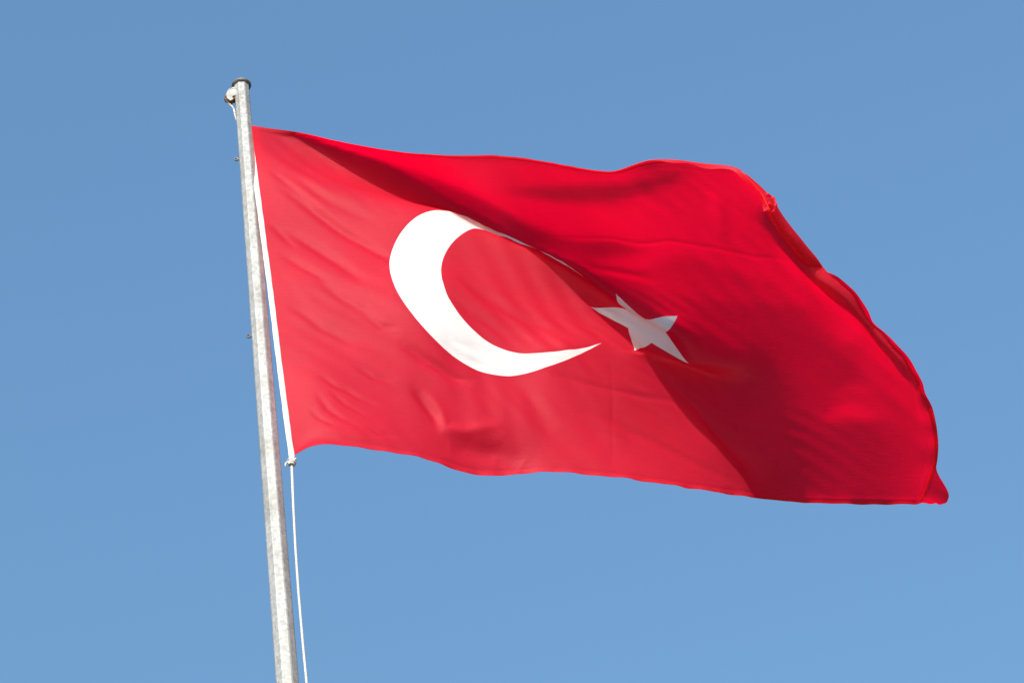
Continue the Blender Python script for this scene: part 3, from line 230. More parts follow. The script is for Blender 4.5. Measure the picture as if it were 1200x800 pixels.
97,3353,6093,210,3381,6095,323,3409,6097,436,3438,6099,549,3468,6101,661,3498,6102,774,3529,6104,887,3560,6105,1000,3591,6106,1112,3622,6108,1225,3653,6109,1338,3684,6110,1450,3715,6111,1563,3746,6112,1676,3776,6113,1789,3806,6114,1901,3836,6115,2014,3866,6115,2126,3899,6116,2237,3939,6116,2348,3983,6115,2457,4031,6113,2567,4080,6111,2676,4131,6107,2785,4184,6103,2893,4238,6098,3001,4296,6092,3109,4357,6084,3216,4417,6077,3325,4475,6069,3433,4532,6062,3543,4586,6054,3652,4639,6046,3763,4689,6037,3873,4738,6026,3984,4785,6014,4096,4829,6000,4207,4877,5985,4313,4945,5968,4409,5036,5941,4494,5145,5900,4570,5262,5845,4644,5379,5784,4721,5492,5723,4805,5598,5669,4898,5689,5621,4996,5773,5575,5094,5860,5528,5192,5948,5480,5295,6027,5432,5405,6075,5382,5508,6045,5323,5602,5984,5245,5692,5928,5160,5782,5874,5072,5870,5822,4981,5956,5770,4888,6039,5717,4791,6118,5664,4694,6192,5609,4603,6263,5528,4519,6334,5437,4438,6405,5345,4357,6477,5251,4276,6549,5154,4197,6623,5055,4122,6699,4958,4049,6779,4867,3976,6861,4783,3902,6947,4708,3828,7036,4639,3754,7127,4575,3681,7218,4517,3607,7311,4461,3534,7405,4406,3461,7498,4351,3389,7590,4293,3315,7681,4233,3242,7771,4170,3167,7859,4105,3091,7946,4040,3012,8029,3976,2927,8110,3915,2838,8189,3857,2746,8264,3803,2651,8336,3756,2555,8405,3717,2460,8472,3688,2368,8537,3667,2280,8600,3653,2197,8663,3644,2121,8725,3642,2052,8783,3650,1992,8838,3669,1966,8881,3713,2020,8915,3766,2082,8946,3824,2151,
101,3349,5937,214,3376,5939,327,3403,5941,440,3430,5943,553,3459,5945,666,3488,5947,779,3518,5948,892,3549,5950,1005,3580,5951,1117,3612,5952,1230,3644,5954,1343,3676,5955,1455,3708,5955,1568,3741,5956,1680,3774,5957,1793,3807,5958,1905,3841,5959,2017,3876,5960,2128,3912,5960,2239,3953,5960,2349,3997,5960,2459,4045,5958,2568,4094,5955,2676,4146,5952,2785,4199,5948,2893,4257,5943,2999,4318,5937,3106,4381,5930,3213,4443,5923,3320,4503,5916,3428,4562,5909,3537,4619,5901,3646,4675,5894,3755,4729,5885,3864,4782,5875,3974,4833,5865,4085,4882,5852,4196,4927,5837,4308,4968,5818,4418,5013,5796,4524,5076,5772,4619,5168,5740,4703,5276,5695,4782,5391,5640,4859,5504,5579,4940,5612,5519,5026,5712,5461,5117,5809,5406,5210,5903,5354,5305,5992,5303,5404,6073,5253,5511,6115,5212,5619,6097,5162,5717,6050,5089,5811,6000,5006,5902,5951,4918,5990,5903,4825,6077,5856,4729,6160,5809,4631,6237,5760,4538,6304,5674,4460,6372,5580,4382,6439,5484,4303,6508,5385,4223,6579,5285,4146,6653,5185,4072,6729,5087,4000,6809,4996,3927,6892,4912,3855,6979,4837,3781,7067,4769,3707,7158,4705,3634,7250,4647,3561,7343,4591,3488,7437,4537,3416,7530,4483,3344,7623,4427,3271,7715,4370,3198,7807,4310,3124,7897,4249,3051,7986,4187,2976,8072,4126,2896,8155,4066,2811,8234,4009,2721,8311,3955,2628,8385,3907,2536,8457,3868,2444,8526,3837,2355,8592,3814,2268,8658,3799,2187,8722,3790,2110,8783,3787,2039,8838,3798,1976,8890,3819,1943,8933,3862,1996,8963,3916,2060,8987,3975,2129,
105,3346,5781,219,3370,5783,332,3396,5786,445,3422,5788,559,3449,5790,672,3477,5792,785,3505,5793,898,3535,5795,1011,3565,5797,1123,3597,5798,1236,3628,5799,1349,3661,5800,1461,3694,5801,1574,3727,5801,1686,3762,5802,1798,3798,5803,1910,3835,5803,2021,3874,5804,2132,3915,5805,2242,3957,5805,2352,4003,5804,2461,4051,5802,2570,4102,5799,2678,4154,5796,2786,4210,5792,2893,4271,5788,2998,4335,5782,3104,4400,5775,3210,4464,5769,3316,4527,5762,3423,4588,5755,3531,4648,5748,3639,4706,5740,3747,4763,5732,3856,4820,5724,3964,4875,5714,4074,4930,5703,4183,4982,5690,4293,5031,5675,4404,5073,5654,4516,5107,5627,4626,5146,5595,4731,5210,5565,4827,5301,5530,4912,5409,5485,4992,5521,5428,5073,5628,5366,5157,5732,5303,5243,5833,5243,5333,5931,5187,5424,6026,5133,5517,6118,5085,5623,6172,5050,5732,6161,5004,5834,6122,4937,5930,6078,4856,6023,6034,4767,6113,5992,4672,6202,5952,4571,6287,5908,4468,6349,5818,4399,6410,5720,4325,6473,5620,4247,6539,5518,4169,6609,5415,4092,6682,5313,4019,6758,5215,3946,6838,5124,3874,6921,5041,3802,7008,4966,3729,7097,4898,3656,7188,4835,3584,7280,4776,3511,7373,4721,3439,7467,4666,3368,7561,4612,3296,7655,4559,3225,7749,4504,3153,7842,4447,3081,7934,4389,3009,8025,4330,2937,8114,4272,2862,8198,4215,2782,8279,4159,2695,8358,4106,2605,8433,4059,2515,8507,4019,2427,8578,3987,2341,8646,3963,2257,8713,3947,2176,8778,3937,2098,8838,3935,2024,8891,3947,1957,8940,3970,1921,8984,4013,1975,9010,4069,2040,9025,4132,2110,
110,3342,5625,223,3365,5627,337,3388,5630,450,3413,5632,564,3438,5635,677,3464,5637,790,3491,5639,904,3519,5641,1017,3548,5642,1130,3577,5644,1243,3608,5645,1355,3640,5646,1468,3672,5647,1581,3706,5647,1693,3740,5648,1805,3777,5649,1917,3815,5649,2027,3858,5649,2137,3903,5649,2246,3950,5649,2356,3998,5648,2465,4048,5646,2573,4099,5644,2681,4154,5640,2788,4213,5636,2894,4277,5632,2998,4344,5626,3103,4412,5620,3208,4479,5613,3313,4544,5607,3419,4608,5600,3526,4670,5593,3633,4732,5586,3740,4792,5578,3848,4852,5570,3955,4911,5562,4063,4970,5552,4172,5027,5541,4280,5084,5529,4389,5138,5513,4499,5188,5495,4610,5221,5463,4721,5244,5421,4831,5281,5384,4937,5345,5352,5032,5440,5315,5118,5545,5264,5200,5651,5204,5283,5756,5140,5368,5860,5079,5454,5963,5020,5539,6068,4965,5629,6166,4918,5736,6227,4888,5848,6233,4852,5953,6202,4792,6051,6163,4715,6145,6125,4627,6235,6088,4532,6321,6046,4431,6389,5959,4346,6447,5857,4269,6507,5753,4191,6571,5648,4113,6639,5542,4036,6711,5439,3963,6786,5342,3891,6866,5252,3819,6949,5169,3747,7036,5094,3674,7125,5025,3601,7216,4962,3529,7308,4904,3457,7402,4849,3385,7496,4795,3314,7590,4741,3244,7685,4688,3174,7779,4634,3104,7873,4580,3033,7967,4525,2963,8061,4469,2893,8152,4414,2822,8239,4361,2748,8323,4308,2667,8403,4256,2581,8481,4209,2495,8557,4169,2410,8630,4137,2327,8699,4113,2245,8767,4097,2164,8831,4086,2084,8889,4086,2007,8939,4100,1936,8990,4123,1900,9034,4164,1953,9057,4222,2019,9066,4288,2085,
114,3339,5469,228,3360,5471,341,3381,5474,455,3404,5477,569,3427,5479,683,3451,5482,796,3475,5484,910,3501,5486,1023,3528,5488,1136,3556,5490,1250,3585,5491,1363,3615,5492,1476,3645,5493,1588,3678,5494,1701,3711,5495,1813,3746,5496,1925,3784,5496,2035,3830,5496,2144,3880,5495,2253,3930,5494,2362,3981,5493,2470,4032,5491,2579,4085,5489,2687,4140,5485,2793,4202,5481,2897,4271,5476,3000,4342,5470,3103,4413,5464,3207,4483,5457,3311,4552,5451,3416,4619,5444,3522,4685,5438,3628,4749,5431,3734,4813,5424,3841,4876,5416,3948,4938,5408,4055,5000,5399,4162,5062,5389,4270,5123,5378,4377,5183,5366,4485,5243,5351,4593,5299,5332,4703,5342,5303,4813,5370,5261,4922,5397,5214,5030,5440,5171,5133,5506,5130,5229,5591,5083,5318,5688,5029,5403,5791,4969,5487,5897,4909,5572,6001,4854,5659,6104,4804,5752,6198,4760,5854,6271,4729,5962,6300,4700,6070,6288,4652,6170,6258,4579,6263,6223,4493,6348,6178,4397,6418,6091,4304,6479,5989,4217,6539,5882,4135,6602,5775,4055,6669,5667,3979,6740,5565,3907,6815,5468,3835,6894,5378,3763,6977,5295,3690,7063,5221,3617,7152,5152,3544,7243,5089,3472,7335,5031,3400,7429,4976,3329,7524,4922,3259,7618,4869,3190,7714,4816,3121,7809,4763,3052,7904,4710,2982,7999,4656,2913,8093,4602,2845,8187,4550,2777,8277,4501,2708,8365,4452,2634,8448,4403,2555,8529,4357,2473,8607,4318,2393,8681,4287,2313,8752,4263,2233,8819,4247,2152,8882,4238,2069,8936,4241,1988,8984,4254,1914,9036,4277,1881,9080,4319,1933,9102,4377,2001,9115,4440,2070,
118,3335,5312,232,3355,5315,346,3375,5318,460,3395,5321,574,3416,5324,688,3438,5327,802,3461,5329,916,3484,5332,1029,3509,5334,1143,3534,5336,1256,3561,5338,1370,3588,5339,1483,3617,5340,1596,3647,5342,1710,3678,5343,1822,3712,5344,1935,3749,5345,2044,3797,5344,2152,3850,5343,2261,3903,5341,2369,3957,5339,2477,4009,5337,2586,4063,5335,2693,4120,5331,2798,4184,5327,2901,4257,5321,3003,4331,5315,3105,4406,5308,3207,4480,5302,3311,4553,5295,3414,4623,5288,3519,4692,5282,3624,4760,5275,3730,4826,5268,3835,4892,5261,3942,4958,5253,4048,5023,5245,4155,5087,5236,4262,5151,5227,4369,5215,5216,4476,5279,5203,4582,5344,5188,4690,5408,5169,4797,5464,5143,4905,5507,5108,5014,5535,5058,5120,5563,5002,5225,5604,4948,5327,5664,4897,5424,5746,4846,5516,5838,4794,5605,5934,4745,5693,6034,4697,5782,6133,4650,5873,6228,4608,5970,6311,4575,6075,6365,4548,6183,6374,4508,6284,6350,4439,6372,6304,4350,6443,6220,4257,6505,6116,4166,6567,6008,4080,6630,5899,4000,6697,5791,3924,6768,5689,3851,6843,5592,3779,6922,5502,3707,7004,5419,3634,7091,5344,3560,7179,5276,3487,7270,5213,3414,7363,5154,3343,7457,5100,3272,7552,5046,3203,7647,4993,3135,7743,4941,3067,7838,4888,2999,7934,4836,2932,8030,4783,2864,8126,4731,2798,8221,4682,2732,8314,4636,2667,8405,4591,2599,8492,4546,2527,8576,4503,2452,8656,4466,2377,8732,4436,2300,8804,4413,2222,8870,4398,2139,8930,4392,2054,8982,4396,1970,9032,4409,1896,9084,4430,1862,9128,4471,1913,9152,4529,1983,9171,4586,2060,
123,3332,5156,237,3350,5160,351,3369,5163,465,3388,5166,579,3408,5169,693,3428,5172,807,3448,5175,921,3470,5177,1035,3492,5180,1149,3515,5182,1263,3539,5184,1377,3564,5186,1491,3590,5187,1604,3618,5189,1718,3646,5190,1831,3677,5192,1944,3713,5193,2053,3763,5192,2161,3818,5190,2269,3874,5188,2376,3929,5186,2485,3984,5184,2593,4038,5181,2700,4096,5178,2804,4163,5173,2906,4238,5167,3007,4315,5160,3108,4394,5154,3209,4471,5147,3311,4547,5140,3414,4621,5133,3518,4693,5127,3622,4764,5120,3727,4833,5113,3832,4902,5106,3937,4970,5099,4043,5038,5091,4149,5105,5083,4256,5171,5074,4363,5237,5064,4470,5303,5053,4577,5369,5040,4684,5436,5024,4791,5504,5004,4896,5575,4978,5000,5641,4953,5106,5681,4908,5210,5703,4843,5314,5726,4776,5419,5762,4717,5523,5816,4666,5625,5888,4624,5720,5977,4583,5811,6073,4539,5901,6171,4495,5992,6268,4455,6086,6359,4423,6186,6429,4396,6292,6450,4354,6390,6419,4284,6464,6339,4196,6528,6237,4108,6591,6130,4024,6656,6021,3945,6724,5913,3869,6795,5810,3796,6871,5713,3724,6950,5623,3652,7033,5539,3578,7119,5464,3504,7207,5396,3430,7298,5333,3358,7391,5274,3286,7485,5220,3216,7581,5167,3148,7676,5114,3081,7773,5062,3014,7869,5010,2948,7965,4958,2881,8062,4907,2816,8159,4856,2751,8255,4810,2688,8350,4767,2626,8444,4727,2564,8535,4686,2499,8622,4646,2430,8705,4611,2361,8783,4584,2288,8855,4562,2211,8920,4550,2127,8978,4546,2040,9030,4551,1954,9081,4562,1880,9135,4581,1842,9183,4617,1886,9211,4671,1959,9235,4725,2041,
127,3328,5000,241,3346,5004,355,3364,5007,469,3382,5010,583,3401,5014,698,3419,5017,812,3438,5020,926,3458,5022,1041,3478,5025,1155,3499,5027,1269,3521,5030,1383,3544,5032,1497,3568,5034,1611,3592,5035,1725,3618,5037,1839,3646,5039,1952,3679,5041,2061,3730,5039,2169,3787,5037,2276,3845,5035,2384,3903,5033,2492,3959,5031,2600,4015,5028,2707,4073,5024,2811,4142,5019,2912,4219,5014,3012,4299,5007,3112,4379,5001,3213,4460,4994,3314,4538,4987,3416,4615,4981,3518,4690,4974,3622,4763,4967,3726,4835,4961,3830,4906,4954,3935,4977,4946,4040,5046,4939,4146,5115,4930,4252,5184,4922,4358,5252,4913,4465,5320,4903,4573,5387,4892,4682,5453,4878,4793,5518,4859,4907,5584,4835,5009,5662,4810,5093,5757,4789,5198,5813,4752,5305,5843,4698,5408,5863,4630,5513,5891,4566,5617,5931,4508,5722,5985,4459,5823,6056,4416,5923,6139,4376,6020,6228,4337,6112,6327,4300,6195,6428,4271,6291,6499,4238,6394,6504,4187,6477,6440,4114,6545,6348,4037,6612,6245,3960,6679,6138,3886,6749,6030,3813,6823,5927,3741,6899,5830,3669,6979,5739,3596,7061,5656,3522,7147,5581,3448,7236,5512,3374,7327,5449,3301,7420,5391,3229,7514,5336,3160,7610,5283,3093,7707,5231,3027,7804,5180,2962,7901,5129,2897,7998,5077,2832,8095,5027,2767,8192,4979,2704,8289,4935,2644,8386,4896,2586,8482,4860,2530,8576,4822,2472,8667,4786,2410,8753,4755,2346,8832,4731,2276,8905,4713,2200,8967,4704,2114,9023,4702,2024,9077,4706,1939,9130,4715,1863,9187,4731,1821,9241,4760,1854,9274,4810,1930,9299,4863,2018,
131,3325,4844,245,3342,4848,359,3360,4851,473,3378,4855,588,3396,4858,702,3414,4862,816,3432,4865,931,3450,4867,1045,3469,4870,1160,3489,4873,1274,3509,4875,1389,3530,4877,1503,3552,4879,1617,3574,4881,1732,3597,4883,1846,3622,4885,1960,3651,4887,2069,3703,4886,2176,3762,4884,2283,3822,4882,2390,3882,4879,2497,3940,4877,2605,3998,4874,2712,4058,4871,2816,4128,4866,2917,4205,4861,3017,4286,4856,3117,4367,4850,3217,4449,4844,3318,4529,4837,3419,4607,4831,3521,4684,4824,3624,4759,4818,3728,4833,4811,3832,4905,4804,3936,4977,4797,4040,5049,4789,4145,5119,4781,4250,5189,4773,4356,5259,4764,4461,5328,4755,4567,5397,4744,4674,5465,4732,4779,5534,4718,4885,5603,4699,4990,5671,4677,5094,5740,4652,5194,5819,4618,5293,5896,4579,5398,5949,4532,5502,5988,4475,5606,6023,4414,5709,6065,4356,5811,6120,4305,5911,6185,4260,6010,6260,4217,6105,6344,4179,6196,6440,4147,6289,6525,4115,6390,6558,4072,6480,6520,4014,6556,6443,3951,6629,6349,3886,6702,6247,3819,6776,6141,3751,6851,6039,3682,6928,5942,3612,7008,5851,3539,7091,5768,3465,7177,5693,3390,7266,5624,3316,7357,5561,3243,7450,5503,3172,7545,5449,3104,7642,5396,3038,7739,5345,2974,7836,5295,2910,7933,5245,2847,8030,5195,2783,8128,5146,2720,8225,5100,2659,8323,5058,2601,8421,5022,2548,8519,4990,2497,8616,4957,2446,8710,4926,2391,8798,4899,2331,8878,4880,2263,8948,4867,2183,9009,4861,2096,9065,4860,2008,9121,4864,1924,9177,4871,1848,9237,4882,1802,9297,4904,1820,9335,4948,1897,9361,4999,1995,
135,3321,4688,249,3339,4692,363,3357,4696,477,3375,4699,591,3393,4703,706,3410,4706,820,3428,4709,935,3446,4712,1049,3464,4715,1164,3483,4718,1278,3502,4720,1393,3522,4722,1507,3542,4724,1622,3563,4726,1737,3585,4728,1851,3608,4730,1965,3637,4731,2075,3685,4731,2182,3744,4729,2288,3806,4727,2395,3868,4725,2502,3929,4723,2609,3988,4720,2715,4049,4717,2820,4119,4714,2921,4197,4710,3021,4278,4706,3121,4360,4701,3221,4441,4696,3322,4522,4690,3424,4601,4684,3526,4678,4678,3628,4754,4671,3731,4828,4665,3835,4902,4658,3939,4974,4651,4043,5047,4643,4147,5118,4635,4252,5190,4627,4356,5260,4618,4461,5331,4609,4566,5401,4599,4671,5470,4588,4777,5539,4575,4882,5606,4560,4988,5671,4540,5093,5738,4517,5195,5814,4485,5294,5894,4448,5394,5970,4407,5495,6039,4362,5596,6098,4311,5697,6147,4253,5798,6198,4196,5898,6254,4148,5996,6317,4106,6094,6390,4065,6189,6474,4029,6284,6555,3994,6383,6602,3954,6478,6586,3907,6563,6527,3857,6644,6444,3803,6724,6348,3746,6802,6246,3685,6880,6145,3620,6959,6049,3551,7040,5958,3480,7123,5875,3406,7209,5800,3331,7297,5732,3257,7389,5669,3184,7482,5612,3115,7577,5558,3048,7674,5508,2984,7771,5458,2921,7868,5409,2859,7966,5361,2797,8063,5312,2734,8161,5266,2673,8259,5221,2614,8357,5182,2559,8456,5149,2509,8555,5120,2465,8654,5092,2421,8750,5066,2372,8838,5045,2313,8917,5031,2243,8986,5022,2163,9048,5019,2078,9106,5019,1992,9163,5022,1910,9222,5028,1835,9285,5036,1785,9349,5052,1789,9394,5089,1861,9423,5136,1968,
139,3318,4532,253,3336,4536,367,3355,4540,481,3373,4544,595,3391,4548,709,3409,4551,824,3427,4554,938,3445,4557,1052,3463,4560,1167,3482,4563,1281,3500,4565,1396,3519,4567,1511,3539,4569,1625,3559,4571,1740,3580,4572,1855,3602,4574,1969,3629,4575,2079,3673,4575,2187,3731,4573,2293,3794,4572,2398,3859,4570,2504,3923,4568,2611,3986,4566,2717,4050,4564,2821,4119,4562,2923,4197,4559,3024,4277,4557,3125,4358,4554,3226,4438,4550,3327,4518,4545,3428,4596,4540,3530,4673,4534,3633,4749,4527,3736,4823,4521,3840,4897,4514,3944,4970,4507,4048,5042,4500,4152,5114,4493,4256,5186,4485,4360,5257,4476,4465,5328,4467,4569,5398,4458,4674,5468,4447,4779,5536,4435,4885,5603,4422,4991,5667,4405,5098,5729,4384,5202,5797,4356,5302,5874,4322,5400,5953,4282,5497,6035,4240,5589,6124,4193,5685,6204,4142,5784,6271,4085,5883,6330,4037,5980,6386,3998,6079,6450,3958,6178,6522,3917,6276,6594,3875,6374,6643,3835,6473,6642,3796,6567,6598,3756,6658,6529,3713,6745,6440,3665,6829,6343,3612,6911,6245,3552,6991,6149,3486,7073,6060,3416,7157,5977,3343,7242,5903,3268,7331,5836,3195,7421,5775,3125,7514,5719,3057,7609,5668,2992,7706,5620,2930,7803,5572,2869,7901,5525,2808,7998,5479,2747,8096,5432,2686,8193,5387,2626,8291,5345,2568,8390,5308,2516,8489,5277,2471,8589,5252,2432,8689,5228,2395,8785,5207,2349,8873,5192,2289,8951,5183,2219,9021,5179,2142,9085,5178,2060,9145,5179,1977,9204,5182,1896,9265,5186,1823,9330,5193,1771,9398,5204,1762,9449,5233,1825,9483,5273,1931,
142,3314,4376,256,3334,4380,370,3353,4384,484,3372,4388,598,3391,4392,712,3410,4396,826,3429,4399,941,3447,4402,1055,3465,4405,1169,3484,4407,1284,3503,4410,1399,3521,4412,1513,3540,4414,1628,3560,4415,1742,3580,4417,1857,3601,4418,1972,3625,4419,2083,3664,4419,2190,3721,4418,2296,3787,4416,2401,3854,4415,2506,3922,4413,2611,3990,4412,2716,4057,4410,2820,4128,4408,2923,4204,4408,3025,4282,4407,3126,4360,4405,3228,4439,4404,3330,4517,4401,3432,4594,4397,3535,4670,4392,3638,4745,4385,3742,4819,4379,3845,4892,4372,3949,4964,4365,4054,5036,4359,4158,5107,4353,4263,5178,4346,4367,5249,4338,4472,5319,4329,4576,5389,4320,4681,5459,4309,4786,5527,4298,4891,5594,4286,4997,5658,4271,5104,5720,4252,5210,5781,4227,5312,5851,4197,5411,5930,4159,5504,6018,4117,5587,6124,4071,5670,6232,4025,5760,6322,3977,5859,6390,3932,5962,6449,3894,6063,6509,3852,6164,6571,3806,6264,6633,3758,6364,6679,3715,6468,6685,3680,6571,6655,3647,6671,6598,3612,6766,6520,3574,6856,6430,3529,6942,6335,3475,7025,6242,3414,7108,6155,3347,7191,6074,3276,7276,6003,3203,7363,5938,3132,7453,5881,3064,7545,5829,2999,7640,5781,2937,7737,5734,2876,7834,5689,2817,7932,5644,2758,8030,5600,2698,8127,5555,2638,8225,5512,2579,8322,5472,2523,8421,5438,2473,8521,5409,2432,8621,5386,2397,8721,5367,2363,8815,5351,2318,8902,5341,2261,8982,5337,2195,9054,5337,2122,9119,5338,2043,9182,5340,1962,9243,5342,1882,9306,5346,1810,9373,5351,1757,9444,5357,1737,9500,5380,1790,9535,5418,1896,
146,3311,4220,260,3332,4224,373,3352,4229,487,3372,4233,601,3392,4237,715,3412,4240,829,3432,4244,943,3451,4247,1057,3470,4250,1171,3489,4252,1286,3508,4255,1400,3527,4257,1514,3547,4259,1629,3566,4260,1744,3585,4261,1858,3605,4262,1973,3627,4262,2085,3660,4262,2193,3714,4262,2298,3781,4261,2402,3852,4260,2506,3924,4259,2610,3995,4258,2714,4067,4256,2818,4140,4254,2921,4214,4253,3023,4290,4254,3125,4367,4254,3228,4444,4255,3330,4520,4255,3433,4595,4253,3537,4670,4250,3641,4743,4246,3745,4815,4240,3849,4886,4234,3954,4957,4228,4059,5027,4222,4164,5097,4216,4269,5166,4210,4374,5235,4203,4480,5304,4195,4585,5373,4186,4690,5441,4176,4795,5510,4165,4900,5577,4153,5006,5644,4139,5111,5709,4122,5216,5772,4099,5320,5838,4071,5421,5912,4036,5515,5998,3996,5594,6111,3950,5670,6229,3905,5755,6333,3863,5851,6413,3825,5952,6477,3787,6054,6533,3744,6156,6587,3695,6256,6638,3644,6357,6679,3598,6465,6690,3562,6575,6673,3530,6682,6633,3499,6784,6572,3467,6880,6495,3430,6970,6410,3385,7055,6325,3331,7139,6244,3269,7222,6169,3203,7307,6102,3134,7393,6043,3067,7482,5990,3002,7574,5942,2941,7669,5897,2882,7765,5853,2824,7863,5811,2767,7961,5768,2709,8058,5725,2651,8156,5683,2592,8253,5642,2534,8350,5604,2479,8449,5572,2430,8548,5545,2390,8648,5525,2357,8747,5509,2324,8841,5499,2283,8928,5494,2232,9008,5494,2172,9082,5497,2104,9150,5500,2028,9216,5502,1948,9280,5504,1869,9344,5507,1796,9413,5510,1740,9487,5513,1713,9548,5530,1759,9581,5564,1867,
150,3307,4063,263,3329,4068,376,3351,4073,490,3373,4077,603,3394,4081,717,3415,4085,831,3436,4088,945,3456,4092,1058,3477,4095,1172,3497,4097,1286,3517,4100,1401,3536,4102,1515,3556,4103,1629,3575,4105,1743,3595,4106,1858,3614,4106,1972,3634,4106,2086,3662,4106,2195,3711,4105,2300,3777,4105,2403,3850,4104,2506,3926,4104,2608,4001,4104,2711,4076,4102,2814,4151,4100,2917,4226,4098,3020,4301,4099,3122,4375,4102,3225,4450,4104,3328,4525,4107,3431,4598,4108,3535,4671,4108,3640,4742,4107,3744,4812,4103,3849,4880,4099,3955,4948,4094,4060,5016,4089,4166,5083,4083,4272,5149,4078,4378,5215,4071,4484,5282,4064,4590,5349,4056,4696,5416,4047,4802,5484,4036,4908,5552,4024,5013,5621,4010,5118,5690,3993,5222,5760,3971,5326,5831,3944,5428,5905,3911,5524,5988,3874,5606,6094,3832,5692,6195,3798,5784,6280,3768,5879,6351,3736,5976,6410,3698,6074,6463,3653,6171,6513,3602,6268,6561,3550,6367,6602,3501,6471,6627,3456,6578,6631,3416,6686,6616,3381,6792,6582,3349,6893,6530,3317,6987,6465,3279,7076,6396,3234,7162,6326,3181,7246,6261,3122,7331,6203,3061,7418,6151,3000,7507,6103,2941,7599,6059,2884,7694,6017,2828,7791,5977,2773,7888,5936,2718,7986,5896,2662,8083,5855,2605,8180,5815,2547,8277,5776,2489,8374,5741,2435,8472,5710,2388,8571,5686,2348,8670,5669,2315,8768,5657,2283,8861,5651,2247,8949,5651,2204,9030,5655,2151,9106,5661,2088,9177,5665,2015,9246,5666,1935,9313,5668,1856,9380,5670,1782,9451,5671,1723,9527,5672,1689,9593,5684,1732,9627,5713,1842,
153,3304,3907,266,3327,3912,379,3350,3917,492,3373,3921,606,3395,3926,719,3418,3929,832,3440,3933,946,3462,3936,1059,3484,3940,1173,3505,3942,1287,3527,3945,1401,3548,3947,1514,3568,3948,1628,3589,3950,1742,3609,3950,1857,3628,3951,1971,3648,3950,2084,3672,3950,2195,3713,3949,2301,3776,3949,2404,3851,3948,2505,3929,3949,2607,4008,3949,2708,4086,3949,2811,4163,3947,2913,4238,3945,3016,4312,3946,3118,4386,3949,3221,4459,3953,3324,4532,3958,3427,4603,3962,3530,4673,3965,3635,4741,3967,3739,4808,3967,3844,4873,3965,3950,4938,3962,4055,5001,3958,4162,5064,3953,4268,5126,3947,4375,5188,3942,4481,5251,3935,4588,5316,3928,4694,5381,3920,4801,5448,3910,4907,5516,3898,5013,5587,3884,5118,5662,3866,5223,5739,3844,5327,5819,3818,5432,5901,3785,5532,5988,3744,5624,6070,3718,5717,6143,3703,5811,6215,3685,5905,6279,3658,5999,6335,3621,6092,6385,3575,6187,6431,3522,6282,6475,3468,6378,6514,3414,6478,6545,3362,6581,6563,3313,6686,6568,3269,6791,6558,3231,6893,6534,3197,6990,6496,3163,7083,6450,3125,7172,6400,3083,7260,6350,3035,7348,6304,2983,7436,6260,2931,7527,6219,2879,7620,6180,2827,7715,6142,2776,7812,6104,2724,7910,6066,2671,8008,6028,2617,8105,5989,2561,8201,5951,2503,8297,5915,2447,8394,5882,2393,8491,5854,2345,8589,5832,2305,8687,5817,2273,8783,5809,2244,8875,5808,2213,8963,5812,2176,9047,5819,2130,9126,5827,2072,9200,5831,2002,9272,5832,1924,9343,5833,1844,9413,5833,1768,9486,5834,1705,9564,5832,1666,9633,5842,1710,9673,5867,1821,
157,3300,3751,269,3324,3756,382,3348,3761,495,3372,3766,608,3396,3770,721,3420,3774,834,3444,3778,947,3468,3781,1060,3491,3784,1173,3515,3787,1287,3538,3790,1400,3560,3792,1513,3583,3793,1627,3605,3795,1741,3626,3795,1854,3647,3795,1968,3668,3795,2082,3692,3794,2194,3725,3793,2302,3782,3792,2404,3855,3793,2505,3936,3794,2605,4017,3795,2705,4097,3796,2807,4176,3795,2909,4252,3793,3011,4326,3794,3114,4399,3798,3216,4471,3803,3318,4542,3808,3420,4610,3815,3523,4676,3821,3626,4741,3826,3730,4803,3829,3834,4864,3831,3938,4924,3830,4044,4982,3828,4150,5040,3823,4257,5097,3819,4364,5155,3814,4471,5214,3809,4577,5276,3803,4684,5340,3796,4789,5406,3786,4895,5474,3775,5000,5545,3762,5103,5623,3745,5206,5705,3723,5310,5787,3700,5414,5871,3670,5518,5954,3632,5621,6010,3622,5721,6066,3623,5821,6134,3612,5918,6197,3588,6012,6254,3550,6105,6302,3503,6199,6345,3449,6293,6385,3391,6388,6423,3332,6485,6457,3272,6584,6485,3215,6685,6506,3163,6787,6518,3117,6887,6519,3077,6985,6509,3043,7080,6490,3011,7174,6465,2978,7265,6436,2943,7356,6404,2904,7448,6371,2862,7541,6338,2818,7635,6304,2772,7732,6270,2725,7829,6235,2677,7927,6199,2626,8024,6163,2574,8121,6127,2519,8217,6092,2462,8313,6058,2406,8408,6027,2352,8504,6001,2304,8601,5982,2263,8698,5970,2231,8792,5965,2204,8884,5968,2179,8971,5976,2149,9057,5986,2109,9139,5994,2057,9218,5998,1990,9294,5999,1915,9368,5999,1834,9442,5999,1755,9517,5998,1686,9599,5994,1642,9668,6003,1689,9713,6025,1802,
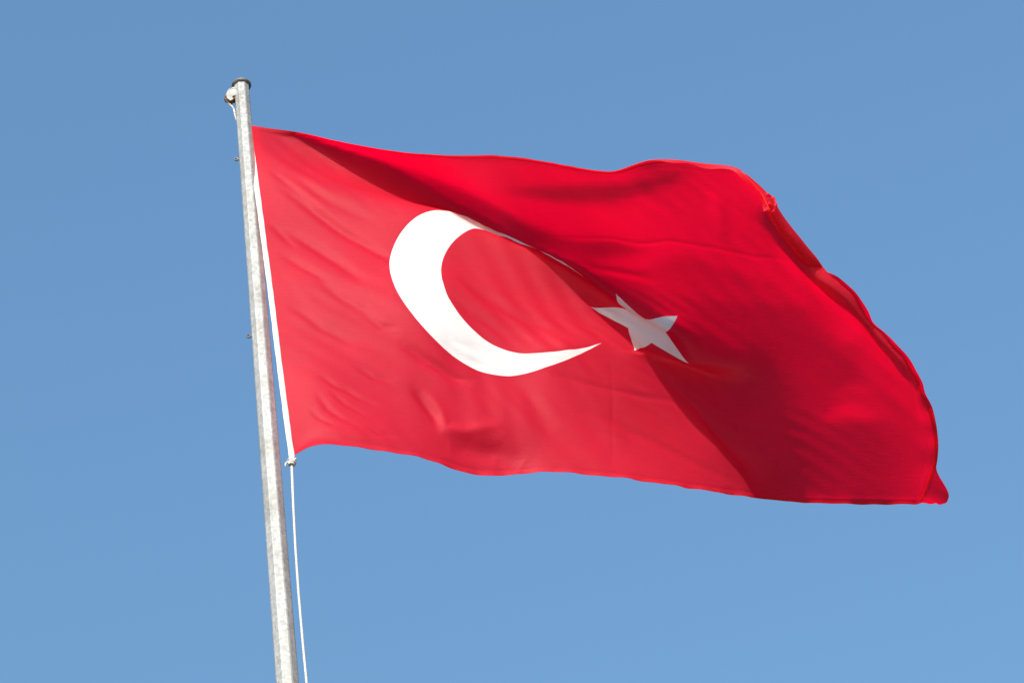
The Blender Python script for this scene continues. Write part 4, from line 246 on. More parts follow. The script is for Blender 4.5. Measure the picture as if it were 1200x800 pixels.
160,3297,3595,272,3321,3600,385,3346,3605,497,3371,3610,610,3396,3614,723,3421,3618,835,3447,3622,948,3472,3626,1060,3498,3629,1173,3524,3632,1286,3549,3634,1399,3574,3637,1512,3599,3638,1625,3623,3640,1738,3647,3640,1851,3671,3641,1964,3694,3640,2077,3720,3639,2189,3752,3637,2299,3799,3637,2403,3867,3637,2503,3947,3639,2602,4031,3640,2702,4113,3642,2802,4194,3643,2904,4271,3642,3006,4345,3643,3109,4417,3646,3211,4489,3650,3312,4557,3658,3413,4621,3667,3514,4683,3675,3616,4743,3683,3718,4800,3689,3820,4855,3694,3924,4909,3696,4029,4961,3696,4136,5013,3694,4243,5065,3691,4350,5120,3687,4457,5177,3683,4563,5238,3678,4668,5303,3671,4772,5370,3662,4876,5441,3652,4978,5515,3639,5079,5595,3624,5180,5678,3605,5281,5758,3585,5385,5830,3567,5491,5890,3552,5599,5945,3547,5703,6010,3546,5807,6076,3539,5910,6131,3513,6008,6180,3474,6106,6222,3427,6203,6261,3373,6299,6298,3313,6394,6334,3249,6489,6372,3182,6585,6410,3116,6682,6446,3056,6780,6478,3003,6878,6505,2959,6975,6523,2925,7072,6531,2898,7168,6531,2875,7263,6523,2852,7357,6506,2825,7452,6484,2794,7547,6459,2758,7644,6431,2719,7741,6400,2676,7839,6369,2631,7938,6336,2583,8036,6303,2533,8132,6270,2479,8228,6237,2424,8322,6205,2368,8417,6176,2313,8511,6152,2264,8607,6135,2222,8703,6125,2189,8797,6123,2164,8887,6130,2143,8974,6141,2120,9061,6153,2087,9147,6163,2041,9230,6167,1979,9310,6168,1907,9388,6168,1827,9465,6166,1745,9544,6163,1668,9630,6156,1615,9699,6166,1667,9747,6186,1782,
163,3293,3438,276,3317,3444,388,3342,3449,500,3367,3454,612,3393,3458,724,3420,3463,837,3447,3467,949,3475,3470,1061,3503,3474,1173,3531,3477,1285,3559,3479,1397,3587,3481,1510,3615,3483,1622,3642,3485,1734,3669,3486,1847,3696,3486,1959,3723,3486,2071,3752,3485,2183,3785,3483,2293,3827,3482,2400,3888,3482,2500,3966,3483,2599,4050,3486,2697,4134,3488,2796,4217,3489,2897,4296,3490,2999,4371,3492,3102,4443,3494,3205,4513,3498,3304,4576,3508,3403,4635,3519,3504,4693,3529,3605,4749,3538,3706,4801,3547,3807,4850,3554,3910,4896,3559,4014,4942,3561,4121,4988,3562,4228,5036,3561,4335,5087,3560,4442,5144,3557,4547,5208,3552,4650,5276,3545,4752,5350,3535,4852,5427,3525,4952,5507,3512,5052,5590,3498,5151,5672,3483,5251,5753,3467,5353,5830,3454,5456,5903,3447,5559,5976,3449,5659,6054,3460,5761,6123,3464,5867,6163,3443,5976,6188,3405,6082,6216,3360,6184,6249,3306,6283,6285,3245,6379,6324,3177,6474,6365,3106,6568,6409,3036,6664,6455,2970,6760,6500,2911,6857,6542,2863,6956,6577,2829,7054,6601,2805,7153,6615,2787,7252,6620,2772,7350,6613,2753,7448,6600,2729,7547,6581,2701,7645,6559,2667,7745,6533,2629,7844,6505,2587,7943,6475,2542,8041,6445,2494,8138,6414,2443,8233,6384,2388,8327,6356,2333,8420,6329,2277,8514,6307,2226,8609,6291,2181,8705,6283,2147,8799,6283,2123,8890,6293,2106,8978,6306,2088,9066,6321,2062,9153,6331,2022,9239,6336,1966,9322,6337,1899,9404,6337,1821,9484,6334,1738,9565,6329,1655,9655,6321,1590,9727,6329,1641,9781,6347,1760,
167,3289,3282,279,3312,3288,391,3336,3293,503,3361,3298,615,3387,3303,727,3415,3307,838,3445,3311,950,3475,3315,1061,3506,3318,1173,3537,3321,1284,3568,3324,1396,3599,3326,1507,3630,3328,1619,3661,3330,1731,3691,3331,1842,3721,3332,1954,3752,3332,2065,3785,3331,2176,3821,3330,2286,3864,3328,2393,3920,3328,2495,3993,3329,2593,4075,3331,2691,4160,3333,2789,4244,3335,2888,4325,3337,2989,4402,3340,3091,4474,3343,3193,4541,3349,3293,4601,3360,3392,4655,3372,3493,4710,3382,3594,4762,3391,3693,4808,3402,3793,4850,3412,3895,4890,3418,3999,4929,3423,4106,4969,3427,4213,5012,3429,4320,5062,3429,4426,5121,3428,4528,5190,3424,4629,5265,3416,4728,5348,3404,4826,5433,3391,4926,5516,3380,5025,5598,3369,5124,5681,3357,5224,5764,3346,5324,5844,3338,5425,5924,3336,5525,6005,3343,5624,6087,3357,5722,6170,3375,5824,6241,3386,5931,6281,3365,6037,6311,3321,6140,6347,3265,6240,6386,3203,6337,6428,3134,6433,6471,3063,6529,6516,2993,6625,6562,2925,6723,6607,2864,6823,6648,2811,6924,6681,2772,7026,6705,2743,7130,6720,2722,7233,6727,2706,7336,6725,2690,7438,6717,2670,7540,6704,2646,7641,6687,2617,7742,6665,2583,7843,6641,2545,7943,6615,2503,8042,6588,2457,8139,6561,2408,8234,6534,2355,8327,6508,2300,8420,6484,2244,8513,6464,2191,8608,6450,2146,8705,6444,2112,8801,6447,2089,8894,6458,2073,8983,6473,2058,9072,6488,2035,9160,6499,1999,9247,6504,1949,9333,6506,1887,9417,6506,1814,9500,6503,1733,9583,6497,1648,9672,6489,1574,9749,6494,1617,9815,6507,1730,
170,3286,3126,282,3307,3132,394,3328,3137,506,3352,3142,618,3378,3147,729,3408,3151,840,3439,3155,951,3472,3159,1062,3506,3162,1173,3541,3165,1283,3576,3168,1394,3610,3171,1505,3644,3173,1616,3678,3175,1727,3712,3176,1838,3746,3177,1948,3781,3177,2059,3818,3177,2169,3858,3176,2277,3904,3175,2384,3959,3175,2488,4028,3176,2586,4106,3178,2683,4190,3180,2780,4276,3182,2878,4359,3184,2979,4437,3187,3080,4510,3192,3181,4576,3199,3281,4633,3211,3381,4686,3223,3482,4737,3232,3582,4785,3241,3680,4824,3254,3778,4860,3266,3879,4894,3275,3983,4927,3283,4090,4961,3289,4197,5001,3293,4304,5051,3295,4409,5115,3294,4508,5195,3287,4606,5281,3275,4704,5367,3262,4803,5452,3252,4902,5534,3244,5002,5617,3236,5101,5701,3228,5200,5784,3221,5300,5867,3218,5400,5950,3220,5499,6033,3229,5597,6118,3245,5693,6205,3266,5790,6291,3289,5889,6370,3307,5995,6415,3278,6098,6454,3225,6199,6495,3164,6297,6538,3098,6394,6583,3028,6491,6629,2958,6588,6675,2890,6687,6720,2827,6788,6760,2771,6891,6792,2727,6996,6816,2694,7103,6831,2669,7210,6838,2650,7317,6840,2633,7422,6836,2615,7526,6827,2593,7630,6814,2568,7733,6797,2537,7836,6777,2502,7937,6755,2464,8037,6732,2421,8135,6708,2374,8230,6685,2324,8324,6662,2270,8415,6641,2214,8509,6624,2162,8606,6613,2121,8705,6611,2089,8803,6614,2066,8899,6625,2050,8989,6640,2033,9078,6655,2009,9166,6666,1974,9255,6672,1928,9343,6675,1871,9430,6675,1803,9515,6671,1726,9600,6666,1644,9688,6659,1566,9771,6659,1595,9848,6665,1695,
173,3282,2969,286,3299,2976,398,3318,2982,509,3340,2987,621,3366,2992,732,3396,2996,842,3429,3000,953,3465,3003,1063,3503,3007,1173,3542,3010,1283,3580,3012,1393,3619,3015,1503,3657,3017,1613,3694,3019,1723,3732,3021,1833,3770,3022,1943,3808,3023,2052,3849,3023,2161,3892,3023,2269,3941,3022,2375,3998,3022,2479,4065,3023,2578,4141,3025,2674,4224,3027,2770,4310,3029,2868,4395,3032,2967,4475,3035,3068,4549,3040,3169,4615,3049,3268,4672,3060,3367,4724,3072,3467,4773,3083,3566,4816,3093,3664,4853,3105,3762,4886,3117,3863,4917,3128,3968,4946,3138,4074,4979,3144,4181,5021,3147,4287,5076,3146,4390,5145,3143,4490,5227,3136,4588,5311,3127,4686,5396,3118,4785,5479,3111,4885,5561,3105,4984,5644,3099,5083,5728,3095,5182,5811,3092,5281,5895,3092,5380,5979,3098,5479,6064,3108,5576,6150,3124,5673,6238,3145,5768,6327,3167,5863,6417,3190,5959,6504,3207,6061,6560,3176,6163,6606,3123,6262,6651,3060,6360,6697,2993,6457,6744,2924,6554,6791,2857,6653,6835,2793,6754,6876,2736,6859,6907,2689,6966,6930,2652,7074,6944,2623,7184,6952,2601,7293,6955,2582,7401,6954,2563,7508,6949,2543,7614,6940,2519,7719,6928,2492,7823,6912,2461,7926,6894,2425,8027,6875,2386,8126,6856,2342,8222,6836,2294,8315,6817,2243,8408,6799,2189,8502,6785,2140,8601,6778,2099,8702,6777,2067,8803,6782,2043,8902,6793,2025,8995,6807,2007,9083,6822,1981,9172,6833,1948,9262,6840,1904,9351,6843,1851,9440,6843,1789,9528,6840,1717,9615,6834,1639,9703,6828,1561,9793,6825,1578,9879,6826,1662,
177,3279,2813,289,3291,2820,401,3306,2826,513,3326,2831,625,3350,2836,735,3381,2841,845,3416,2844,955,3456,2848,1064,3497,2851,1173,3540,2854,1282,3582,2857,1391,3625,2859,1501,3667,2862,1610,3708,2864,1719,3750,2865,1829,3791,2867,1938,3833,2868,2046,3877,2868,2155,3925,2869,2262,3977,2869,2367,4035,2869,2470,4102,2870,2570,4177,2872,2666,4259,2873,2761,4344,2876,2857,4431,2879,2956,4513,2883,3057,4588,2889,3157,4655,2898,3255,4712,2909,3353,4764,2922,3450,4811,2933,3548,4854,2944,3647,4891,2955,3747,4925,2966,3850,4957,2978,3953,4987,2987,4058,5022,2994,4164,5064,2996,4270,5118,2995,4373,5186,2993,4474,5264,2987,4573,5346,2981,4672,5428,2974,4771,5510,2969,4871,5592,2964,4970,5675,2961,5069,5759,2959,5168,5842,2959,5266,5927,2962,5365,6011,2969,5463,6097,2981,5560,6184,2996,5656,6272,3016,5752,6363,3037,5846,6455,3059,5938,6550,3081,6032,6642,3092,6131,6711,3066,6231,6763,3014,6329,6812,2952,6426,6861,2886,6524,6908,2821,6622,6953,2758,6723,6992,2700,6828,7023,2651,6935,7045,2611,7045,7059,2580,7155,7066,2555,7266,7070,2534,7376,7071,2514,7485,7070,2493,7593,7065,2472,7700,7056,2447,7805,7045,2418,7910,7032,2386,8012,7017,2351,8112,7002,2310,8209,6986,2265,8304,6971,2217,8397,6956,2165,8493,6946,2117,8594,6941,2079,8697,6943,2048,8802,6950,2023,8904,6960,2001,8999,6973,1978,9089,6988,1952,9178,7000,1920,9268,7007,1879,9358,7011,1829,9449,7012,1771,9540,7009,1705,9630,7003,1632,9720,6997,1559,9814,6992,1563,9907,6988,1631,
181,3275,2657,293,3283,2664,405,3293,2670,517,3309,2676,628,3332,2681,739,3364,2686,849,3401,2689,958,3444,2692,1066,3489,2695,1174,3536,2698,1282,3583,2701,1391,3629,2703,1499,3675,2706,1608,3720,2708,1716,3765,2710,1825,3810,2711,1933,3856,2713,2041,3904,2713,2148,3954,2714,2255,4009,2715,2360,4069,2715,2463,4137,2716,2563,4211,2718,2660,4291,2720,2754,4375,2722,2850,4462,2725,2948,4546,2729,3048,4623,2736,3146,4690,2745,3242,4749,2757,3338,4801,2771,3433,4849,2783,3530,4893,2795,3630,4932,2805,3733,4968,2816,3836,5001,2827,3938,5033,2837,4042,5068,2843,4149,5110,2846,4254,5164,2845,4358,5229,2842,4460,5304,2839,4560,5382,2835,4660,5462,2830,4760,5544,2826,4859,5626,2822,4958,5708,2821,5057,5792,2820,5156,5876,2822,5254,5960,2828,5353,6045,2836,5450,6131,2848,5547,6218,2863,5643,6307,2882,5739,6398,2901,5833,6491,2921,5926,6587,2941,6018,6685,2960,6110,6781,2968,6206,6863,2946,6304,6924,2899,6401,6976,2840,6497,7024,2778,6595,7069,2717,6695,7109,2661,6799,7139,2611,6906,7160,2570,7015,7173,2537,7126,7180,2510,7238,7184,2487,7349,7188,2466,7459,7189,2445,7569,7188,2424,7677,7183,2401,7784,7176,2376,7890,7168,2347,7994,7157,2314,8096,7146,2278,8194,7135,2236,8290,7124,2191,8384,7113,2143,8482,7107,2100,8586,7107,2069,8693,7112,2043,8799,7119,2017,8904,7129,1989,9003,7141,1958,9094,7155,1927,9183,7167,1893,9273,7175,1852,9365,7179,1805,9457,7180,1751,9550,7177,1690,9642,7172,1623,9735,7166,1557,9834,7159,1550,9934,7152,1597,
185,3272,2500,297,3273,2508,409,3279,2515,521,3292,2521,633,3313,2526,743,3345,2531,852,3385,2534,961,3430,2537,1068,3479,2540,1176,3529,2542,1283,3580,2545,1390,3631,2547,1498,3681,2550,1606,3730,2552,1713,3778,2554,1821,3827,2556,1929,3876,2557,2036,3927,2558,2143,3981,2559,2249,4038,2560,2354,4100,2561,2456,4168,2562,2557,4242,2564,2654,4320,2565,2750,4401,2567,2846,4486,2570,2943,4569,2575,3041,4647,2581,3137,4717,2591,3231,4778,2604,3324,4832,2618,3418,4882,2631,3514,4929,2644,3616,4971,2655,3720,5008,2665,3824,5042,2676,3926,5075,2686,4029,5112,2692,4135,5156,2695,4240,5209,2694,4345,5273,2692,4448,5344,2690,4549,5420,2687,4649,5498,2684,4749,5579,2681,4848,5660,2679,4948,5743,2678,5047,5826,2679,5145,5910,2683,5244,5994,2689,5342,6080,2699,5439,6166,2711,5536,6253,2726,5633,6342,2743,5728,6433,2761,5822,6526,2779,5916,6620,2797,6009,6717,2815,6101,6816,2832,6190,6920,2839,6280,7020,2824,6377,7084,2780,6473,7138,2727,6569,7184,2671,6667,7224,2616,6770,7254,2568,6876,7275,2527,6986,7288,2493,7097,7294,2465,7209,7298,2441,7320,7303,2419,7432,7306,2397,7542,7308,2377,7651,7307,2355,7760,7305,2332,7867,7301,2306,7973,7295,2277,8076,7288,2244,8176,7282,2206,8273,7275,2165,8370,7270,2123,8471,7270,2091,8579,7275,2066,8687,7281,2043,8796,7289,2016,8902,7299,1985,9004,7311,1949,9099,7323,1910,9189,7334,1869,9278,7342,1825,9370,7346,1778,9464,7348,1727,9559,7345,1671,9654,7340,1611,9750,7334,1553,9852,7327,1536,9959,7316,1561,
189,3268,2344,301,3264,2352,413,3265,2359,525,3274,2366,637,3293,2371,747,3326,2376,856,3367,2379,964,3415,2382,1071,3467,2384,1177,3522,2386,1284,3576,2389,1390,3630,2391,1497,3684,2393,1604,3736,2396,1711,3788,2398,1818,3840,2400,1925,3893,2401,2032,3947,2403,2138,4004,2404,2243,4064,2405,2348,4127,2406,2450,4196,2407,2551,4268,2408,2649,4345,2410,2746,4424,2411,2843,4506,2414,2940,4587,2419,3036,4663,2426,3131,4733,2436,3225,4795,2448,3318,4851,2462,3413,4903,2476,3510,4952,2490,3610,4996,2502,3712,5036,2513,3815,5073,2524,3916,5109,2533,4019,5149,2540,4123,5196,2543,4228,5252,2543,4333,5315,2541,4436,5385,2540,4538,5458,2539,4639,5535,2537,4739,5614,2535,4839,5695,2534,4938,5777,2534,5037,5860,2536,5136,5944,2541,5234,6028,2548,5332,6114,2558,5430,6200,2571,5527,6287,2585,5623,6376,2601,5718,6467,2618,5813,6559,2635,5907,6652,2652,6001,6747,2669,6094,6843,2687,6185,6943,2703,6271,7053,2707,6356,7161,2691,6449,7237,2657,6543,7293,2612,6640,7336,2564,6741,7367,2519,6847,7388,2480,6956,7401,2447,7067,7407,2418,7179,7411,2394,7291,7416,2371,7402,7421,2350,7513,7426,2329,7624,7429,2309,7733,7430,2287,7841,7431,2264,7948,7430,2237,8053,7428,2207,8156,7426,2174,8256,7425,2139,8356,7426,2106,8461,7433,2082,8570,7441,2062,8680,7449,2039,8789,7458,2013,8897,7468,1981,9002,7480,1942,9100,7492,1897,9193,7501,1848,9283,7509,1799,9375,7513,1751,9470,7515,1702,9566,7513,1649,9663,7508,1595,9762,7503,1543,9865,7496,1518,9974,7485,1525,
193,3265,2188,305,3255,2196,417,3251,2203,529,3256,2210,641,3274,2216,751,3307,2221,860,3350,2224,967,3400,2226,1074,3455,2229,1179,3513,2231,1285,3570,2233,1391,3628,2235,1497,3685,2237,1603,3741,2239,1710,3796,2241,1816,3851,2243,1922,3907,2245,2028,3964,2247,2133,4024,2248,2238,4086,2249,2342,4151,2251,2445,4220,2252,2546,4293,2253,2645,4367,2254,2742,4444,2255,2840,4523,2258,2936,4601,2263,3032,4676,2270,3127,4745,2280,3221,4808,2292,3315,4865,2306,3410,4919,2320,3507,4970,2334,3605,5016,2348,3706,5058,2359,3806,5099,2370,3907,5139,2379,4009,5183,2386,4113,5233,2390,4217,5290,2390,4322,5354,2390,4425,5423,2389,4528,5496,2389,4629,5571,2388,4730,5649,2387,4829,5729,2387,4929,5811,2388,5028,5894,2391,5127,5977,2396,5225,6061,2405,5323,6147,2415,5421,6233,2428,5518,6320,2442,5614,6409,2457,5710,6499,2473,5805,6591,2490,5899,6683,2506,5993,6777,2523,6087,6871,2540,6181,6966,2558,6271,7067,2574,6351,7186,2574,6430,7304,2561,6518,7387,2536,6612,7440,2500,6712,7474,2462,6817,7497,2427,6926,7511,2396,7037,7519,2369,7149,7523,2345,7261,7529,2323,7372,7535,2301,7484,7541,2281,7595,7548,2262,7705,7553,2242,7814,7558,2220,7923,7562,2196,8029,7565,2169,8134,7568,2139,8238,7572,2108,8341,7578,2082,8448,7589,2061,8558,7600,2041,8668,7611,2018,8778,7622,1992,8887,7634,1959,8993,7647,1920,9094,7659,1873,9190,7668,1822,9283,7675,1771,9378,7680,1723,9474,7682,1675,9572,7681,1626,9671,7676,1575,9772,7671,1529,9876,7665,1499,9985,7655,1491,
197,3261,2032,309,3247,2040,421,3238,2048,533,3240,2055,645,3256,2061,755,3289,2065,864,3333,2069,971,3386,2071,1077,3443,2073,1182,3503,2075,1287,3563,2077,1392,3624,2079,1497,3684,2081,1603,3743,2083,1709,3801,2085,1814,3859,2087,1920,3917,2089,2025,3978,2091,2130,4040,2092,2234,4105,2094,2337,4172,2095,2440,4242,2096,2541,4314,2097,2640,4388,2098,2738,4463,2099,2836,4539,2102,2933,4614,2107,3029,4687,2114,3124,4755,2123,3218,4818,2136,3312,4877,2150,3407,4932,2164,3503,4983,2179,3601,5032,2192,3699,5077,2204,3798,5121,2215,3898,5165,2225,4000,5213,2232,4103,5266,2236,4208,5326,2237,4312,5390,2237,4415,5459,2237,4518,5531,2238,4620,5606,2238,4720,5683,2238,4821,5763,2239,4920,5844,2240,5019,5926,2244,5118,6009,2251,5217,6094,2259,5315,6179,2270,5412,6265,2283,5509,6352,2297,5605,6441,2312,5701,6531,2328,5796,6622,2344,5891,6713,2360,5986,6806,2377,6080,6898,2395,6175,6991,2413,6269,7085,2432,6356,7192,2446,6429,7321,2444,6500,7448,2437,6586,7530,2421,6683,7574,2395,6787,7602,2367,6895,7619,2340,7007,7628,2316,7118,7634,2294,7230,7640,2272,7342,7647,2251,7454,7656,2231,7565,7665,2213,7676,7675,2194,7786,7684,2174,7896,7692,2153,8004,7700,2128,8111,7707,2100,8217,7715,2072,8323,7725,2046,8431,7738,2024,8541,7751,2002,8651,7765,1978,8761,7780,1952,8870,7795,1920,8977,7809,1882,9081,7823,1838,9181,7834,1791,9278,7842,1742,9376,7847,1695,9475,7849,1648,9574,7848,1601,9676,7844,1554,9779,7839,1511,9885,7834,1478,9993,7826,1459,
201,3258,1875,313,3239,1884,425,3226,1892,537,3225,1900,649,3239,1906,759,3272,1910,867,3317,1913,974,3371,1916,1080,3430,1918,1184,3492,1919,1289,3555,1921,1393,3618,1923,1498,3681,1925,1603,3742,1927,1708,3803,1929,1813,3864,1931,1918,3925,1933,2023,3987,1934,2127,4053,1936,2230,4121,1937,2333,4191,1939,2435,4262,1940,2535,4334,1941,2635,4407,1942,2734,4481,1943,2832,4554,1946,2929,4627,1950,3025,4697,1957,3121,4765,1967,3215,4827,1979,3309,4887,1993,3404,4943,2008,3499,4996,2022,3595,5046,2036,3693,5094,2049,3791,5141,2060,3891,5189,2070,3992,5241,2077,4095,5297,2081,4199,5359,2083,4303,5424,2084,4407,5493,2085,4509,5565,2086,4611,5639,2087,4712,5716,2087,4812,5795,2089,4912,5875,2092,5011,5957,2096,5110,6040,2103,5209,6124,2113,5307,6209,2124,5404,6296,2137,5501,6383,2151,5597,6471,2166,5693,6561,2182,5788,6651,2198,5884,6742,2215,5979,6834,2232,6073,6925,2250,6168,7017,2269,6263,7108,2288,6356,7202,2309,6439,7316,2320,6504,7455,2318,6566,7596,2321,6657,7662,2313,6757,7700,2297,6865,7721,2278,6976,7734,2258,7088,7742,2238,7200,7749,2218,7312,7758,2199,7423,7769,2180,7535,7782,2162,7646,7795,2145,7757,7809,2127,7868,7822,2107,7978,7834,2084,8087,7845,2059,8195,7857,2033,8303,7870,2006,8412,7884,1982,8521,7901,1958,8632,7918,1934,8742,7935,1907,8851,7953,1876,8958,7970,1841,9064,7986,1801,9167,7998,1757,9268,8007,1711,9368,8013,1666,9469,8016,1621,9572,8016,1576,9675,8012,1532,9781,8008,1491,9889,8003,1457,9998,7998,1431,
205,3255,1719,317,3231,1728,428,3215,1736,540,3211,1744,652,3224,1750,763,3256,1755,871,3302,1758,978,3357,1760,1083,3417,1762,1187,3481,1764,1291,3546,1765,1395,3611,1767,1499,3676,1769,1603,3740,1771,1708,3803,1773,1812,3866,1775,1917,3929,1776,2021,3994,1778,2124,4062,1780,2227,4133,1781,2328,4206,1782,2430,4279,1784,2530,4352,1785,2630,4425,1786,2729,4497,1787,2828,4569,1790,2925,4640,1794,3022,4709,1801,3117,4774,1811,3212,4837,1823,3306,4896,1837,3400,4953,1852,3494,5007,1866,3590,5059,1880,3686,5110,1893,3784,5160,1904,3884,5211,1914,3985,5266,1922,4088,5325,1927,4192,5388,1929,4296,5455,1930,4399,5524,1932,4501,5596,1933,4603,5670,1934,4704,5746,1936,4805,5825,1938,4905,5905,1942,5004,5987,1947,5103,6069,1955,5201,6153,1966,5299,6238,1978,5397,6324,1991,5493,6411,2005,5590,6500,2020,5686,6589,2036,5781,6679,2052,5876,6770,2069,5971,6861,2087,6066,6952,2106,6161,7043,2125,6256,7134,2146,6351,7224,2167,6443,7321,2188,6519,7444,2198,6580,7587,2201,6643,7718,2210,6733,7784,2211,6836,7816,2204,6946,7835,2192,7058,7846,2177,7170,7856,2160,7282,7867,2142,7394,7881,2125,7506,7897,2108,7617,7915,2092,7729,7932,2076,7840,7950,2059,7951,7966,2039,8061,7982,2015,8171,7998,1990,8280,8014,1965,8390,8031,1939,8500,8050,1914,8610,8069,1889,8720,8090,1862,8829,8110,1832,8937,8130,1798,9043,8147,1761,9148,8161,1721,9252,8171,1678,9355,8178,1635,9459,8182,1593,9564,8182,1550,9670,8180,1508,9778,8176,1469,9888,8173,1435,9999,8171,1408,
210,3251,1563,320,3225,1572,432,3205,1581,544,3198,1588,656,3210,1595,767,3241,1599,875,3287,1603,981,3342,1605,1086,3404,1607,1190,3469,1608,1294,3536,1609,1397,3603,1611,1500,3670,1613,1604,3737,1615,1708,3802,1616,1812,3867,1618,1916,3932,1620,2020,3998,1622,2122,4069,1623,2223,4143,1625,2324,4220,1626,2425,4295,1627,2525,4369,1629,2625,4442,1630,2724,4513,1631,2823,4584,1633,2921,4653,1638,3018,4720,1645,3113,4785,1655,3208,4847,1667,3302,4906,1681,3395,4963,1695,3489,5019,1710,3584,5073,1724,3680,5125,1737,3778,5178,1749,3877,5232,1759,3979,5290,1767,4081,5351,1772,4185,5416,1775,4289,5483,1776,4392,5553,1778,4494,5625,1780,4596,5699,1781,4697,5775,1784,4798,5853,1786,4898,5933,1791,4998,6014,1798,5097,6096,1807,5195,6180,1818,5293,6265,1830,5390,6351,1844,5487,6438,1858,5583,6526,1873,5679,6616,1890,5774,6706,1906,5869,6797,1924,5964,6888,1943,6059,6979,1962,6153,7070,1983,6248,7160,2004,6343,7250,2027,6437,7340,2050,6527,7442,2072,6598,7572,2082,6656,7717,2093,6722,7838,2108,6813,7900,2117,6919,7929,2116,7030,7945,2107,7142,7959,2095,7254,7973,2080,7366,7991,2065,7478,8011,2051,7590,8033,2037,7701,8055,2023,7813,8077,2008,7924,8098,1990,8035,8118,1969,8145,8138,1946,8256,8157,1921,8366,8178,1896,8476,8199,1870,8586,8221,1844,8696,8243,1817,8805,8266,1787,8914,8287,1755,9021,8306,1720,9128,8322,1683,9233,8333,1643,9339,8341,1603,9446,8345,1563,9554,8345,1523,9663,8344,1484,9773,8342,1446,9883,8341,1412,9994,8345,1382,
214,3248,1407,324,3218,1416,436,3196,1425,548,3187,1433,660,3196,1439,770,3227,1444,879,3272,1447,985,3328,1450,1090,3390,1451,1193,3457,1452,1296,3525,1454,1399,3594,1455,1502,3663,1457,1605,3732,1458,1708,3800,1460,1812,3867,1462,1915,3934,1464,2018,4003,1465,2120,4076,1467,2220,4153,1468,2320,4232,1470,2420,4310,1471,2520,4385,1472,2620,4458,1474,2719,4529,1475,2818,4599,1477,2916,4666,1482,3013,4732,1489,3109,4796,1499,3203,4857,1511,3297,4917,1524,3390,4975,1539,3483,5032,1554,3578,5088,1569,3674,5143,1582,3772,5198,1594,3871,5254,1604,3973,5313,1611,4076,5376,1617,4180,5442,1620,4283,5510,1622,4386,5580,1624,4489,5652,1626,4591,5726,1628,4692,5801,1631,4792,5879,1634,4893,5959,1640,4992,6039,1648,5091,6121,1657,5190,6205,1669,5287,6289,1682,5384,6376,1696,5481,6463,1711,5577,6551,1727,5673,6641,1743,5768,6731,1761,5862,6822,1779,5957,6913,1799,6051,7005,1819,6146,7096,1841,6240,7187,1863,6334,7277,1887,6429,7367,1912,6522,7459,1938,6609,7565,1962,6674,7703,1975,6734,7844,1992,6806,7956,2012,6900,8011,2026,7007,8037,2027,7118,8057,2021,7230,8076,2012,7342,8098,2000,7453,8123,1989,7564,8150,1978,7676,8177,1967,7787,8204,1955,7898,8230,1939,8009,8254,1921,8120,8277,1900,8231,8300,1876,8341,8324,1851,8451,8347,1826,8561,8371,1799,8671,8396,1772,8781,8420,1743,8890,8443,1712,8998,8463,1679,9106,8479,1644,9214,8491,1608,9323,8498,1570,9432,8501,1533,9542,8501,1497,9652,8503,1460,9763,8505,1424,9873,8508,1390,9984,8517,1356,
218,3244,1250,328,3212,1260,439,3187,1269,551,3176,1277,663,3183,1284,774,3213,1289,882,3258,1292,989,3314,1294,1093,3376,1296,1197,3444,1297,1300,3513,1298,1402,3584,1299,1504,3655,1301,1607,3726,1302,1709,3796,1304,1812,3867,1306,1914,3937,1307,2016,4008,1309,2117,4084,1311,2217,4163,1312,2316,4245,1313,2415,4324,1315,2514,4401,1316,2614,4474,1317,2713,4545,1319,2812,4614,1321,2911,4681,1326,3008,4745,1333,3103,4808,1342,3197,4869,1354,3291,4929,1368,3383,4989,1383,3476,5048,1399,3571,5105,1413,3667,5162,1427,3766,5219,1438,3866,5277,1448,3968,5337,1456,4071,5401,1462,4175,5467,1465,4279,5535,1468,4382,5605,1470,4484,5677,1472,4586,5750,1475,4687,5826,1478,4788,5903,1482,4888,5982,1489,4988,6062,1497,5087,6144,1508,5185,6227,1520,5283,6312,1533,5380,6398,1548,5476,6485,1563,5572,6574,1579,5667,6664,1597,5762,6755,1615,5857,6846,1634,5951,6938,1654,6045,7030,1676,6139,7121,1699,6232,7213,1723,6326,7305,1748,6420,7396,1774,6513,7487,1802,6606,7581,1830,6686,7696,1855,6751,7834,1873,6817,7967,1894,6895,8066,1917,6993,8114,1931,7099,8145,1935,7208,8172,1934,7319,8201,1929,7430,8232,1922,7541,8265,1915,7652,8297,1907,7762,8329,1898,7873,8360,1886,7984,8388,1871,8095,8416,1852,8205,8443,1830,8316,8469,1806,8426,8495,1781,8536,8521,1755,8646,8547,1727,8755,8572,1699,8865,8595,1669,8974,8615,1638,9084,8631,1605,9193,8642,1572,9304,8647,1539,9414,8649,1505,9525,8652,1471,9636,8658,1437,9746,8664,1403,9857,8673,1369,9967,8688,1334,
